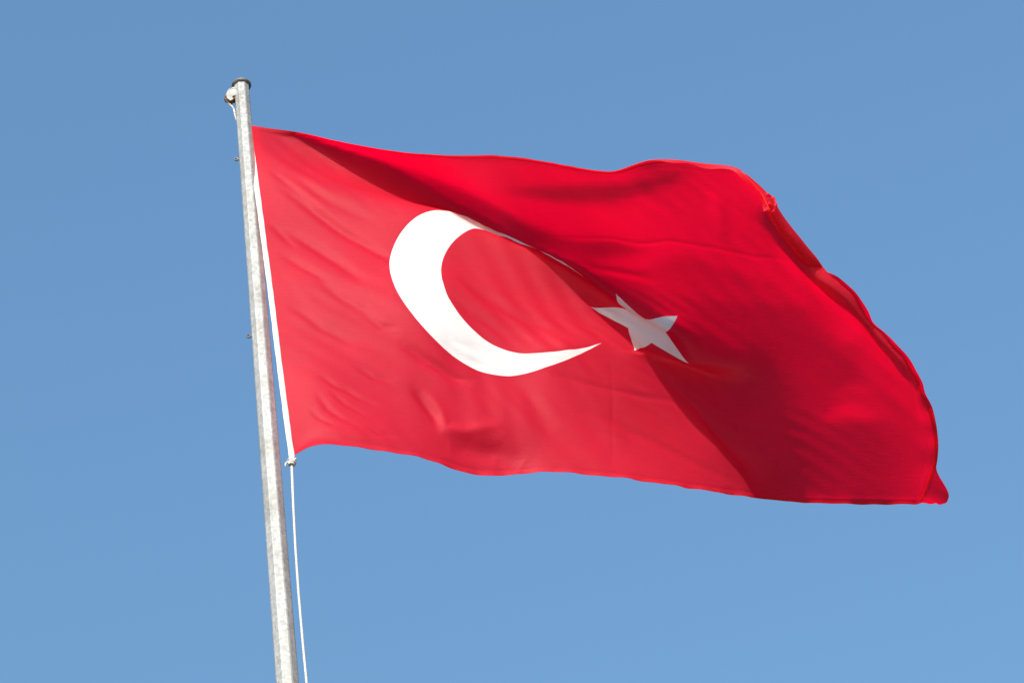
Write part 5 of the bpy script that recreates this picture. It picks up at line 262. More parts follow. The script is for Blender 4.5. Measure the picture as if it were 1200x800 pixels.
222,3241,1094,332,3206,1104,443,3179,1113,555,3165,1122,667,3171,1129,778,3200,1133,886,3244,1137,993,3299,1139,1097,3362,1140,1201,3430,1141,1303,3500,1142,1405,3572,1144,1507,3645,1145,1608,3718,1146,1710,3792,1148,1812,3865,1149,1913,3938,1151,2014,4013,1153,2115,4091,1154,2214,4172,1156,2312,4255,1157,2410,4338,1159,2508,4416,1160,2608,4491,1161,2707,4563,1163,2806,4632,1165,2904,4698,1170,3000,4763,1177,3096,4825,1187,3190,4886,1199,3283,4947,1213,3375,5008,1228,3468,5069,1244,3562,5128,1259,3660,5186,1272,3759,5243,1284,3861,5301,1294,3963,5362,1301,4067,5425,1307,4171,5491,1311,4275,5558,1314,4378,5628,1316,4481,5699,1319,4583,5772,1322,4684,5847,1325,4785,5924,1330,4885,6002,1337,4985,6082,1347,5084,6164,1358,5182,6247,1371,5280,6332,1384,5377,6418,1399,5473,6505,1415,5569,6595,1432,5664,6685,1450,5758,6776,1469,5852,6868,1489,5946,6960,1510,6039,7053,1533,6132,7146,1557,6225,7239,1582,6318,7331,1609,6411,7424,1637,6503,7517,1666,6595,7611,1696,6684,7711,1727,6761,7831,1752,6829,7964,1774,6902,8084,1797,6989,8164,1819,7087,8217,1835,7191,8258,1845,7299,8296,1848,7408,8335,1848,7518,8375,1847,7628,8414,1844,7738,8452,1839,7848,8487,1830,7959,8521,1817,8069,8553,1801,8179,8583,1782,8290,8613,1759,8400,8641,1735,8509,8669,1709,8619,8696,1683,8729,8721,1655,8839,8744,1627,8949,8763,1598,9060,8777,1568,9171,8785,1538,9282,8790,1508,9393,8795,1477,9504,8802,1446,9614,8812,1414,9725,8823,1382,9835,8838,1349,9945,8857,1315,
226,3238,938,336,3201,948,446,3171,958,558,3156,966,670,3159,973,781,3186,978,890,3229,981,997,3284,983,1102,3346,985,1205,3415,986,1307,3486,987,1409,3559,988,1510,3634,989,1611,3709,990,1712,3785,991,1812,3862,993,1913,3938,995,2013,4017,996,2112,4097,998,2211,4180,1000,2308,4265,1001,2405,4350,1002,2503,4432,1004,2601,4509,1005,2700,4582,1007,2798,4653,1010,2894,4721,1015,2990,4787,1023,3085,4851,1033,3178,4913,1046,3271,4974,1060,3364,5036,1076,3456,5097,1092,3552,5156,1107,3651,5213,1119,3753,5270,1130,3855,5327,1139,3959,5387,1147,4064,5449,1152,4168,5514,1157,4272,5581,1160,4375,5649,1163,4478,5720,1166,4580,5792,1169,4682,5866,1172,4783,5942,1178,4884,6020,1186,4983,6100,1196,5083,6181,1208,5181,6264,1221,5278,6349,1235,5375,6435,1250,5471,6523,1267,5566,6612,1284,5661,6703,1303,5755,6795,1322,5849,6888,1343,5942,6981,1366,6035,7075,1390,6127,7169,1415,6219,7263,1442,6311,7357,1470,6402,7452,1500,6494,7547,1531,6584,7643,1563,6674,7740,1596,6760,7845,1628,6836,7967,1653,6909,8093,1677,6988,8196,1702,7079,8273,1726,7177,8331,1746,7281,8382,1760,7388,8432,1768,7496,8480,1773,7604,8527,1776,7713,8571,1775,7823,8613,1771,7933,8652,1762,8043,8688,1749,8153,8723,1732,8262,8755,1711,8372,8786,1689,8482,8815,1664,8592,8843,1639,8702,8868,1612,8813,8889,1586,8924,8906,1559,9035,8919,1531,9146,8926,1504,9257,8933,1476,9368,8941,1448,9479,8952,1419,9590,8966,1390,9701,8982,1361,9811,9001,1330,9921,9024,1297,
231,3234,782,340,3196,792,450,3164,802,562,3146,811,674,3147,818,785,3172,823,894,3215,826,1001,3268,828,1106,3331,830,1209,3399,831,1311,3471,831,1413,3545,832,1513,3621,833,1614,3698,834,1714,3777,835,1813,3856,837,1913,3936,838,2012,4018,840,2110,4101,842,2208,4186,843,2304,4274,845,2400,4362,846,2496,4448,848,2593,4529,850,2690,4607,852,2786,4682,856,2881,4754,863,2975,4822,872,3069,4888,884,3162,4950,897,3255,5011,912,3348,5072,928,3443,5131,944,3540,5188,958,3641,5244,970,3745,5298,979,3850,5354,987,3955,5412,993,4060,5473,999,4165,5536,1004,4269,5601,1007,4373,5668,1010,4476,5738,1013,4579,5809,1017,4681,5882,1021,4782,5957,1027,4883,6035,1036,4983,6114,1046,5082,6195,1058,5180,6278,1072,5278,6363,1086,5374,6449,1102,5471,6537,1118,5566,6627,1136,5660,6719,1155,5754,6811,1176,5847,6905,1198,5939,7000,1221,6031,7095,1247,6123,7191,1273,6214,7286,1302,6305,7383,1332,6396,7479,1363,6486,7576,1395,6575,7674,1429,6664,7772,1464,6752,7872,1499,6835,7982,1531,6911,8105,1556,6988,8221,1583,7073,8316,1613,7166,8394,1640,7265,8460,1664,7369,8521,1681,7474,8579,1694,7580,8635,1703,7688,8687,1708,7796,8736,1708,7905,8781,1703,8014,8822,1694,8124,8860,1680,8234,8896,1662,8343,8929,1642,8453,8959,1619,8564,8987,1595,8674,9011,1570,8785,9031,1546,8896,9046,1521,9008,9058,1496,9119,9067,1470,9230,9076,1444,9342,9088,1418,9453,9102,1391,9564,9119,1365,9675,9139,1340,9785,9162,1312,9893,9190,1280,
235,3231,625,344,3190,636,454,3156,647,565,3135,656,677,3134,663,789,3158,668,898,3199,671,1005,3252,673,1110,3314,674,1213,3382,675,1316,3454,676,1417,3529,677,1517,3607,677,1617,3686,678,1717,3767,679,1816,3848,681,1914,3931,682,2012,4016,684,2109,4102,685,2205,4191,687,2301,4282,689,2395,4374,690,2489,4465,693,2583,4553,696,2677,4638,699,2770,4719,705,2864,4796,713,2957,4867,724,3050,4933,737,3143,4995,752,3237,5054,768,3331,5112,784,3427,5169,800,3526,5224,813,3630,5276,823,3736,5327,831,3843,5379,837,3950,5435,843,4056,5493,848,4161,5555,853,4266,5618,857,4371,5684,860,4474,5752,863,4577,5822,867,4680,5894,871,4782,5969,878,4883,6045,887,4983,6124,897,5082,6205,909,5180,6288,923,5278,6373,938,5375,6460,953,5471,6548,970,5566,6639,988,5660,6731,1008,5754,6825,1029,5847,6920,1052,5939,7016,1077,6030,7113,1103,6121,7211,1131,6212,7309,1161,6301,7407,1192,6391,7506,1225,6480,7605,1259,6568,7705,1294,6656,7806,1330,6743,7908,1368,6829,8010,1406,6909,8125,1436,6985,8246,1464,7067,8354,1497,7156,8448,1530,7251,8529,1562,7350,8603,1588,7452,8672,1609,7556,8738,1625,7661,8799,1636,7768,8856,1641,7875,8907,1641,7984,8954,1635,8093,8996,1625,8203,9034,1611,8313,9069,1593,8423,9101,1573,8533,9129,1552,8644,9152,1529,8756,9170,1506,8867,9185,1483,8979,9197,1460,9091,9208,1436,9202,9220,1411,9313,9234,1387,9424,9251,1362,9536,9271,1339,9646,9295,1318,9756,9322,1295,9862,9354,1267,
239,3227,469,348,3182,480,457,3144,491,568,3121,501,681,3118,508,792,3142,513,902,3183,516,1009,3236,518,1114,3297,519,1218,3366,520,1320,3438,521,1421,3514,521,1521,3593,522,1621,3673,523,1720,3755,523,1818,3839,524,1916,3924,526,2013,4011,527,2109,4100,529,2204,4192,531,2298,4287,532,2391,4384,534,2482,4482,537,2572,4578,541,2663,4671,547,2754,4759,554,2846,4841,564,2939,4915,576,3032,4982,591,3125,5042,608,3219,5100,625,3314,5155,642,3411,5208,659,3512,5258,672,3618,5305,681,3727,5352,687,3835,5400,692,3943,5453,697,4050,5509,702,4156,5569,706,4261,5630,709,4366,5695,713,4471,5761,716,4575,5830,719,4678,5901,724,4780,5975,731,4882,6051,739,4983,6129,750,5083,6210,762,5181,6293,775,5279,6379,790,5377,6466,806,5473,6555,823,5568,6646,841,5663,6740,861,5756,6835,883,5849,6932,906,5940,7030,932,6031,7129,960,6121,7229,989,6211,7330,1020,6300,7431,1052,6389,7532,1086,6477,7634,1121,6564,7737,1157,6651,7841,1194,6736,7946,1233,6821,8052,1274,6904,8160,1315,6982,8279,1346,7062,8394,1381,7148,8498,1419,7238,8592,1456,7333,8678,1489,7431,8759,1517,7531,8836,1540,7633,8908,1558,7737,8974,1569,7844,9033,1574,7952,9085,1573,8061,9132,1567,8171,9173,1557,8281,9209,1543,8392,9242,1526,8503,9270,1507,8615,9293,1487,8726,9311,1466,8838,9326,1444,8950,9339,1422,9062,9352,1399,9173,9367,1376,9285,9383,1353,9396,9402,1331,9507,9423,1311,9617,9449,1294,9724,9481,1279,9829,9517,1261,
245,3224,313,352,3172,325,460,3128,337,572,3102,347,684,3099,354,796,3123,358,905,3165,361,1012,3219,363,1118,3282,364,1221,3351,365,1323,3425,365,1424,3501,366,1525,3580,366,1625,3661,367,1723,3744,367,1822,3829,368,1919,3915,370,2016,4004,371,2111,4095,373,2205,4190,374,2297,4289,376,2387,4391,378,2476,4496,381,2563,4600,386,2650,4702,394,2739,4797,403,2830,4884,414,2923,4962,428,3015,5030,444,3109,5090,463,3203,5146,482,3298,5197,501,3396,5245,518,3498,5289,532,3606,5330,540,3716,5371,546,3825,5416,551,3934,5466,555,4041,5520,559,4148,5578,563,4255,5638,566,4360,5701,569,4466,5766,572,4571,5834,575,4675,5903,579,4779,5976,586,4881,6051,594,4983,6130,604,5083,6211,616,5183,6295,629,5281,6381,644,5379,6469,659,5476,6558,676,5572,6651,694,5667,6745,714,5760,6842,737,5853,6941,761,5944,7041,788,6034,7143,817,6123,7246,848,6212,7349,879,6301,7453,913,6389,7558,947,6477,7663,982,6563,7769,1019,6649,7877,1057,6734,7985,1097,6817,8095,1139,6899,8207,1184,6979,8322,1227,7058,8439,1267,7140,8551,1308,7226,8655,1350,7317,8752,1389,7410,8845,1423,7506,8933,1453,7605,9017,1477,7707,9093,1494,7812,9161,1504,7920,9220,1507,8029,9270,1506,8139,9314,1500,8250,9353,1490,8362,9387,1477,8474,9416,1461,8586,9438,1443,8698,9457,1423,8811,9472,1403,8923,9487,1382,9035,9502,1360,9146,9518,1338,9258,9536,1317,9369,9556,1296,9479,9578,1278,9586,9605,1265,9692,9640,1259,9796,9680,1261,
250,3219,156,355,3156,170,463,3105,183,574,3076,194,687,3074,200,799,3102,204,908,3147,206,1015,3205,208,1120,3270,208,1223,3341,209,1325,3416,210,1426,3493,210,1527,3572,210,1627,3653,211,1726,3736,212,1825,3821,213,1922,3908,214,2019,3996,215,2115,4089,216,2208,4185,218,2299,4287,220,2387,4394,222,2472,4505,225,2556,4617,231,2640,4728,239,2727,4832,250,2818,4924,262,2910,5006,277,3003,5076,295,3096,5135,315,3190,5188,337,3285,5235,358,3382,5277,377,3487,5313,391,3595,5347,401,3704,5383,408,3814,5425,413,3922,5472,417,4030,5525,420,4138,5581,423,4245,5640,427,4352,5702,429,4458,5766,431,4565,5833,434,4671,5901,437,4776,5973,443,4880,6047,451,4983,6126,461,5084,6208,472,5185,6293,485,5284,6380,499,5383,6469,513,5481,6559,530,5578,6652,548,5673,6747,568,5767,6846,591,5859,6947,616,5949,7050,645,6038,7155,675,6127,7260,707,6215,7366,739,6303,7473,773,6391,7581,808,6478,7690,844,6564,7800,881,6650,7911,919,6735,8023,960,6818,8137,1003,6900,8253,1049,6978,8372,1099,7054,8493,1151,7132,8611,1199,7215,8724,1246,7301,8832,1290,7391,8935,1330,7483,9035,1366,7579,9129,1397,7678,9216,1420,7782,9292,1435,7889,9358,1442,7999,9414,1444,8110,9461,1441,8222,9503,1434,8334,9539,1425,8447,9569,1412,8560,9591,1396,8673,9610,1378,8786,9626,1359,8899,9642,1338,9011,9658,1318,9123,9676,1297,9234,9695,1277,9345,9716,1257,9452,9737,1242,9556,9762,1231,9661,9794,1227,9759,9842,1258,
256,3212,0,358,3134,16,464,3072,32,576,3042,42,691,3044,48,803,3077,51,911,3129,52,1017,3192,53,1121,3261,53,1223,3335,54,1325,3412,54,1426,3490,54,1527,3569,55,1628,3649,55,1728,3731,56,1827,3816,57,1925,3903,58,2022,3991,59,2118,4083,61,2212,4180,62,2302,4283,64,2388,4395,65,2471,4513,68,2552,4633,75,2632,4752,84,2718,4863,96,2809,4960,109,2901,5044,125,2993,5115,143,3088,5175,164,3181,5226,187,3274,5269,211,3371,5304,233,3477,5332,251,3584,5359,263,3691,5391,272,3800,5428,279,3909,5474,282,4017,5526,285,4125,5581,288,4232,5639,291,4341,5699,293,4449,5763,294,4557,5828,295,4665,5896,298,4773,5967,302,4879,6041,309,4984,6119,319,5086,6202,330,5187,6288,341,5287,6377,354,5388,6467,368,5487,6559,383,5585,6652,401,5682,6748,420,5776,6848,444,5867,6951,472,5956,7057,502,6044,7164,534,6132,7273,567,6219,7382,600,6306,7492,635,6393,7603,670,6480,7715,706,6567,7828,743,6653,7942,782,6739,8058,822,6824,8176,865,6907,8296,911,6985,8420,964,7054,8552,1026,7123,8684,1088,7201,8806,1145,7286,8922,1195,7374,9033,1240,7463,9141,1283,7555,9244,1322,7651,9340,1354,7753,9425,1374,7860,9497,1383,7971,9559,1384,8083,9611,1382,8195,9656,1378,8308,9694,1374,8422,9725,1363,8537,9749,1349,8651,9768,1331,8765,9785,1312,8878,9801,1292,8990,9817,1273,9102,9836,1253,9213,9855,1234,9321,9876,1218,9426,9898,1203,9530,9920,1195,9635,9945,1183,9715,9999,1252,
], float).reshape(NV, NU, 3)
LO = np.array([-0.7587773317346274, 6.652949655477718, 7.685457429993284]); HI = np.array([1.3159132043026944, 8.034271087941624, 9.183178870381116])
GRID = LO + (HI - LO) * _q / 9999.0                       # world coordinates
def cr(t):
    return np.stack([-.5*t + t*t - .5*t**3, 1 - 2.5*t*t + 1.5*t**3, .5*t + 2*t*t - 1.5*t**3, -.5*t*t + .5*t**3], -1)
PADG = np.concatenate([2*GRID[:, :1] - GRID[:, 1:2], GRID, 2*GRID[:, -1:] - GRID[:, -2:-1]], 1)
PADG = np.concatenate([2*PADG[:1] - PADG[1:2], PADG, 2*PADG[-1:] - PADG[-2:-1]], 0)
def base(uv):
    x = np.clip(uv[:, 0] / UM * (NU - 1), 0, NU - 1 - 1e-6); y = np.clip(uv[:, 1] * (NV - 1), 0, NV - 1 - 1e-6)
    i = x.astype(int); j = y.astype(int); wx = cr(x - i); wy = cr(y - j)
    out = 0
    for a in range(4):
        for b in range(4):
            out = out + PADG[j + a, i + b] * (wy[:, a] * wx[:, b])[:, None]
    return out
def frame(uv, f, e=.004):
    a = np.clip(uv + [e, 0], [0, 0], [UM, 1]); b = np.clip(uv - [e, 0], [0, 0], [UM, 1])
    c = np.clip(uv + [0, e], [0, 0], [UM, 1]); d = np.clip(uv - [0, e], [0, 0], [UM, 1])
    du = f(a) - f(b); dv = f(c) - f(d)
    n = np.cross(dv, du); n = -n / (np.linalg.norm(n, axis=1, keepdims=True) + 1e-12)
    # front side looks to the viewer's side of the cloth
    return du, dv, -n
WRINKLE_LINES = [   # height, half width, points on the cloth (hoist heights)
    (-0.0038, 0.009, [(0.0466, 0.2031), (0.0734, 0.2414), (0.1167, 0.2971), (0.162, 0.3531), (0.2128, 0.3993), (0.2655, 0.4531)]),
    (-0.0024, 0.009, [(0.2655, 0.4531), (0.3181, 0.5075), (0.3766, 0.5647)]),
    (-0.0012, 0.006, [(0.3485, 0.6835), (0.3976, 0.7141), (0.4552, 0.7342)]),
    (-0.0014, 0.007, [(0.3138, 0.6268), (0.3715, 0.6747), (0.4281, 0.6939)]),
    (-0.0036, 0.01, [(0.0349, 0.3382), (0.0754, 0.3734), (0.1134, 0.4138), (0.1514, 0.4617), (0.1863, 0.5165)]),
    (-0.0022, 0.01, [(0.0785, 0.1709), (0.1265, 0.2351), (0.1874, 0.2968), (0.2362, 0.3278)]),
    (-0.0026, 0.009, [(0.0956, 0.5081), (0.1314, 0.5561), (0.1687, 0.5931), (0.204, 0.6249)]),
    (-0.0024, 0.008, [(0.0327, 0.5797), (0.0635, 0.6127), (0.0916, 0.6472), (0.1513, 0.6949)]),
    (-0.002, 0.007, [(0.0357, 0.4265), (0.0777, 0.4699), (0.1203, 0.5155)]),
    (-0.0016, 0.006, [(0.0298, 0.1541), (0.0646, 0.2032), (0.1155, 0.2724)]),
    (-0.0018, 0.006, [(0.065, 0.8516), (0.0835, 0.8953), (0.1093, 0.9219), (0.1404, 0.9373)]),
    (-0.0014, 0.005, [(0.094, 0.8442), (0.1227, 0.8786), (0.1562, 0.9001)]),
    (-0.0014, 0.005, [(0.1181, 0.8222), (0.1522, 0.8534), (0.1874, 0.8691)]),
    (-0.0016, 0.005, [(0.0788, 0.7965), (0.1041, 0.8231), (0.1399, 0.8442)]),
    (-0.0014, 0.004, [(0.0461, 0.8898), (0.0634, 0.9221), (0.0899, 0.942)]),
    (-0.0014, 0.005, [(0.16, 0.939), (0.1875, 0.9531), (0.224, 0.9543)]),
    (-0.0016, 0.005, [(0.1574, 0.7652), (0.1904, 0.7906), (0.2265, 0.7974)]),
    (-0.0016, 0.006, [(0.0148, 0.3228), (0.0335, 0.355), (0.0582, 0.3983)]),
    (-0.0015, 0.005, [(0.1878, 0.6253), (0.2158, 0.6524), (0.2501, 0.6606)]),
    (-0.0044, 0.009, [(0.2763, 0.8116), (0.2964, 0.8434), (0.3166, 0.8719), (0.3279, 0.9032)]),
    (0.0028, 0.01, [(0.3124, 0.8213), (0.3272, 0.8606), (0.3375, 0.9052), (0.3843, 0.9028), (0.4663, 0.8789)]),
    (-0.0062, 0.018, [(0.3489, 0.945), (0.3975, 0.9403), (0.4655, 0.9465), (0.521, 0.9789)]),
    (-0.004, 0.009, [(0.2645, 0.7025), (0.2997, 0.7294), (0.336, 0.7494), (0.3931, 0.7776)]),
    (-0.0012, 0.005, [(0.3239, 0.7499), (0.363, 0.7662), (0.4177, 0.7685)]),
    (-0.003, 0.014, [(0.3997, 0.4744), (0.4416, 0.5166), (0.4961, 0.5573), (0.5938, 0.6197)]),
    (-0.0022, 0.01, [(0.3755, 0.5475), (0.4202, 0.5927), (0.4691, 0.6253), (0.52, 0.6523)]),
    (-0.003, 0.016, [(0.5123, 0.7501), (0.5502, 0.8068), (0.5951, 0.8905)]),
    (-0.0018, 0.01, [(0.6813, 0.823), (0.7585, 0.8533), (0.8782, 0.9035), (1.0116, 0.9564)]),
    (-0.00035, 0.004, [(0.7396, 0.6627), (0.7414, 0.7907), (0.7209, 0.9657)]),
    (-0.0009, 0.004, [(0.2429, 0.5224), (0.3109, 0.5138), (0.3946, 0.4998)]),
    (-0.0012, 0.006, [(0.6089, 0.7502), (0.706, 0.7603), (0.8283, 0.7657), (0.9386, 0.763)]),
    (0.0007, 0.0045, [(0.7033, 0.2444), (0.8591, 0.2188), (1.03, 0.2201), (1.125, 0.2507), (1.2193, 0.2812), (1.3463, 0.2796)]),
    (-0.0022, 0.012, [(1.2284, 0.0887), (1.1999, 0.1503), (1.1719, 0.2197)]),
    (-0.002, 0.012, [(1.325, 0.2537), (1.3125, 0.3437), (1.3109, 0.4248)]),
    (-0.0016, 0.009, [(1.2788, 0.0942), (1.283, 0.1755), (1.2718, 0.2744)]),
    (0.0016, 0.009, [(0.7355, 0.32), (0.818, 0.3187), (0.9126, 0.3268)]),
    (-0.003, 0.01, [(0.015, 0.9843), (0.0445, 0.971), (0.1031, 0.9841), (0.1733, 0.9975)]),
]
def wrinkle(uv):
    """small creases of the cloth: measured ones plus a faint random set, as heights along the normal"""
    h = np.zeros(len(uv))
    for amp, sig, line in WRINKLE_LINES:
        P = np.array(line); best = np.full(len(uv), 9.0); par = np.zeros(len(uv))
        segment_lengths = np.hypot(*np.diff(P, axis=0).T); full_path = segment_lengths.sum(); travelled = 0.0
        for a, b, l in zip(P[:-1], P[1:], segment_lengths):
            d = b - a; t = np.clip(((uv - a) @ d) / (l * l + 1e-12), 0, 1)
            q = np.hypot(*(uv - a - t[:, None] * d).T); m = q < best
            best = np.where(m, q, best); par = np.where(m, (travelled + t * l) / full_path, par); travelled += l
        env = np.sin(np.pi * np.clip(par * .92 + .04, 0, 1)) ** .7
        h += 1.9 * amp * env * np.exp(-(best / sig) ** 2 / 2)
    rng = random.Random(11)
    damp = np.clip(uv[:, 0] / .06, 0, 1) * np.clip(uv[:, 1] / .03, 0, 1) * np.clip((1 - uv[:, 1]) / .03, 0, 1)
    for k in range(34):
        ang = math.radians(rng.gauss(52, 13)); fr = rng.uniform(60, 190); ph = rng.uniform(0, 6.28)
        cx, cy, sx = rng.uniform(0, 1.5), rng.uniform(0, 1), rng.uniform(.05, .16)
        w = np.exp(-((uv[:, 0] - cx) ** 2 + (uv[:, 1] - cy) ** 2 * 1.6) / (2 * sx * sx))
        h += damp * w * (.075 / fr) * np.sin(fr * (-math.sin(ang) * uv[:, 0] + math.cos(ang) * uv[:, 1]) + ph + 2 * np.sin(9 * uv[:, 0] + ph))
    # the free edges flutter in short waves
    loose = np.exp(-(1.5 - uv[:, 0]) / .022)
    h += loose * (.0022 * np.sin(uv[:, 1] * 34 + 1) * np.sin(uv[:, 1] * 11) + .0016 * np.sin(uv[:, 1] * 71 + 2 * np.sin(uv[:, 1] * 9)))
    low = np.exp(-(1 - uv[:, 1]) / .012) * np.clip(uv[:, 0] / .2, 0, 1)
    h += low * (.0020 * np.sin(uv[:, 0] * 47 + 2 * np.sin(uv[:, 0] * 7)) + .0012 * np.sin(uv[:, 0] * 103))
    # sewn hem lines a little way in from the three free edges
    for d in (uv[:, 1], 1 - uv[:, 1], 1.5 - uv[:, 0]):
        h -= .0011 * np.exp(-((d - .0135) / .0035) ** 2)
    return h

def surf(uv):
    uv = np.asarray(uv, float)
    du, dv, n = frame(uv, base)
    return base(uv) + n * (wrinkle(uv) * GS)[:, None]
def in_outer(q): return np.hypot(q[:, 0] - .5, q[:, 1] - .5) < .25
def in_inner(q): return np.hypot(q[:, 0] - .5625, q[:, 1] - .5) < .20
STAR = []
for k in range(10):
    a = math.pi - k * math.pi / 5; r = .125 if k % 2 == 0 else .125 * .381966
    STAR.append((.8208 + r * math.cos(a), .5 - r * math.sin(a)))
STAR = np.array(STAR)
def in_star(q):
    ins = np.zeros(len(q), bool)
    for k in range(10):
        x0, y0 = STAR[k]; x1, y1 = STAR[(k + 1) % 10]
        if y0 == y1: continue
        c = (y0 <= q[:, 1]) != (y1 <= q[:, 1])
        ins ^= c & (q[:, 0] < x0 + (q[:, 1] - y0) / (y1 - y0) * (x1 - x0))
    return ins
hy = .13367
to = math.atan2(hy, .711 - .5); ti = math.atan2(hy, .711 - .5625)
crescent = [(.5 + .25*math.cos(t), .5 - .25*math.sin(t)) for t in np.linspace(to, 2*math.pi - to, 150)] + \
           [(.5625 + .2*math.cos(t), .5 - .2*math.sin(t)) for t in np.linspace(2*math.pi - ti, ti, 120)[1:-1]]
star_loop = []
for k in range(10):
    a, b = STAR[k], STAR[(k + 1) % 10]
    for s in range(8): star_loop.append(tuple(a + (b - a) * s / 8))
MU, MV = 300, 200
gu, gv = np.meshgrid(np.linspace(0, UM, MU + 1), np.linspace(0, 1, MV + 1))
pts = np.c_[gu.ravel(), gv.ravel()]
loops = np.array(crescent + star_loop)
# drop grid points that crowd an outline
cell = {}
for x, y in loops:
    cell.setdefault((int(x / .01), int(y / .01)), []).append((x, y))
keep = []
for x, y in pts:
    ci, cj = int(x / .01), int(y / .01); ok = True
    for a in (-1, 0, 1):
        for b in (-1, 0, 1):
            for (X, Y) in cell.get((ci + a, cj + b), ()):
                if (X - x)**2 + (Y - y)**2 < .0022**2: ok = False
    keep.append(ok)
pts = pts[np.array(keep)]
allp = np.vstack([pts, loops]); n0 = len(pts); nc = len(crescent); ns = len(star_loop)
edges = [(n0 + k, n0 + (k + 1) % nc) for k in range(nc)] + [(n0 + nc + k, n0 + nc + (k + 1) % ns) for k in range(ns)]
cv, ce, cf, *_ = delaunay_2d_cdt([Vector(p) for p in allp], edges, [], 0, 1e-7)
cv = np.array([tuple(v) for v in cv]); cf = np.array([tuple(f) for f in cf if len(f) == 3])
cen = cv[cf].mean(1)
isc = in_outer(cen) & ~in_inner(cen); iss = in_star(cen)
POS = surf(cv); _, _, NRM = frame(cv, surf, .003)
FOOT = POS[np.argmin(cv[:, 0]**2 + (cv[:, 1] - 1)**2)]
toCam = CAM - POS
flag = thing('flag', tuple(FOOT))
def cloth_part(name, mask, mat):
    f = cf[mask]; ids, inv = np.unique(f, return_inverse=True); f = inv.reshape(f.shape)
    me = mesh_from(name, POS[ids] - FOOT, f)
    uvl = me.uv_layers.new(name='UVMap')
    li = np.empty(len(me.loops), dtype=np.int32); me.loops.foreach_get('vertex_index', li)
    uvl.data.foreach_set('uv', cv[ids][li].ravel())
    me.normals_split_custom_set_from_vertices([tuple(n) for n in NRM[ids]])
    return link(name, me, mat, flag)
# orient the triangles so that their front is the side the reader of the flag sees
t0 = POS[cf]; fn = np.cross(t0[:, 1] - t0[:, 0], t0[:, 2] - t0[:, 0])
flip = (fn * NRM[cf[:, 0]]).sum(1) < 0
cf[flip] = cf[flip][:, ::-1]
cloth_part('red_field', ~(isc | iss), M_red)
cloth_part('crescent', isc, M_white)
cloth_part('star', iss, M_white)
tag(flag, 'red flag with white crescent and star streaming out from the top of the galvanised pole', 'flag')

# ------------------------------------------------------------------ sewn edges of the flag: doubled hems, rolled fly edge, hoist heading, torn loop
def ss(x, a, b):
    t = np.clip((np.asarray(x, float) - a) / (b - a), 0, 1); return t * t * (3 - 2 * t)
def strip_grid(P, n, m):
    return [(i * m + j, (i + 1) * m + j, (i + 1) * m + j + 1, i * m + j + 1) for i in range(n - 1) for j in range(m - 1)]
def add_uv(me, uv):
    l = me.uv_layers.new(name='UVMap'); li = np.empty(len(me.loops), dtype=np.int32)
    me.loops.foreach_get('vertex_index', li); l.data.foreach_set('uv', np.asarray(uv)[li].ravel())
HEMW = 0.008
def hem(a, b, inward, n=260):
    t = np.linspace(0, 1, n)[:, None]; e = np.array(a) * (1 - t) + np.array(b) * t
    rows = [surf(e + np.array(inward) * w) - frame(e + np.array(inward) * w, surf, .003)[2] * 0.0022 for w in (0.0006, HEMW * .5, HEMW)]
    V = np.stack(rows, 1).reshape(-1, 3) - FOOT
    me = mesh_from('hem', V, strip_grid(V, n, 3))
    add_uv(me, np.stack([e + np.array(inward) * w for w in (0, HEMW * .5, HEMW)], 1).reshape(-1, 2))
    return link('hem', me, M_red, flag)
hem((0, 0), (UM, 0), (0, 1)); hem((0, 1), (UM, 1), (0, -1)); hem((UM, 0), (UM, 1), (-1, 0))

def fold(uv, out, width, turn, rad=.0045, m=12):
    """the loose cloth beyond an edge, bent over towards the front: a tight bend, then a flap"""
    p = surf(uv); n = frame(uv, surf, .004)[2]
    e = np.gradient(p, axis=0); e /= np.linalg.norm(e, axis=1, keepdims=True)
    step_out = p - surf(uv - np.array(out) * .012)
    t = step_out - e * (step_out * e).sum(1, keepdims=True); t /= np.linalg.norm(t, axis=1, keepdims=True)
    nn = np.cross(e, t); nn *= np.sign((nn * n).sum(1, keepdims=True))
    V = []
    turn = np.broadcast_to(np.asarray(turn, float), (len(uv),)); w = width * GS
    for j in range(m):
        f = j / (m - 1)
        if f <= .5:
            a = turn * (f / .5); x = rad * np.sin(a); y = rad * (1 - np.cos(a))
        else:
            g = (f - .5) / .5; curl = 1 - .25 * g
            x = rad * np.sin(turn) + w * g * np.cos(turn) * curl; y = rad * (1 - np.cos(turn)) + w * g * np.sin(turn)
        V.append(p + t * x[:, None] + nn * y[:, None])
    V = np.stack(V, 1).reshape(-1, 3) - FOOT
    me = mesh_from('folded_edge', V, strip_grid(V, len(uv), m))
    add_uv(me, np.repeat(uv, m, 0))
    return link('folded_edge', me, M_red, flag)
vv = np.linspace(0.0, 1.0, 320)
wid = .0012 + .005 * ss(vv, .06, .14) * (1 - ss(vv, .40, .46)) + .005 * ss(vv, .48, .53) * (1 - ss(vv, .60, .70)) + .062 * ss(vv, .88, .955) * (1 - .60 * ss(vv, .955, 1.0) ** 2)
fold(np.c_[np.full(320, UM), vv], (1, 0), wid, 1.9 + .2 * np.sin(vv * 23) - 1.68 * ss(vv, .76, .86) + .35 * ss(vv, .94, 1.0), .004)
uu = np.linspace(1.06, 1.5, 200)
wid = .0055 * ss(uu, 1.07, 1.15) * (1 + .75 * np.sin(uu * 43) * np.sin(uu * 19)) * (1 + 1.2 * ss(uu, 1.38, 1.45)) + .0008
fold(np.c_[uu, np.zeros(200)], (0, -1), wid, 1.8 + .45 * np.sin(uu * 27), .0025)

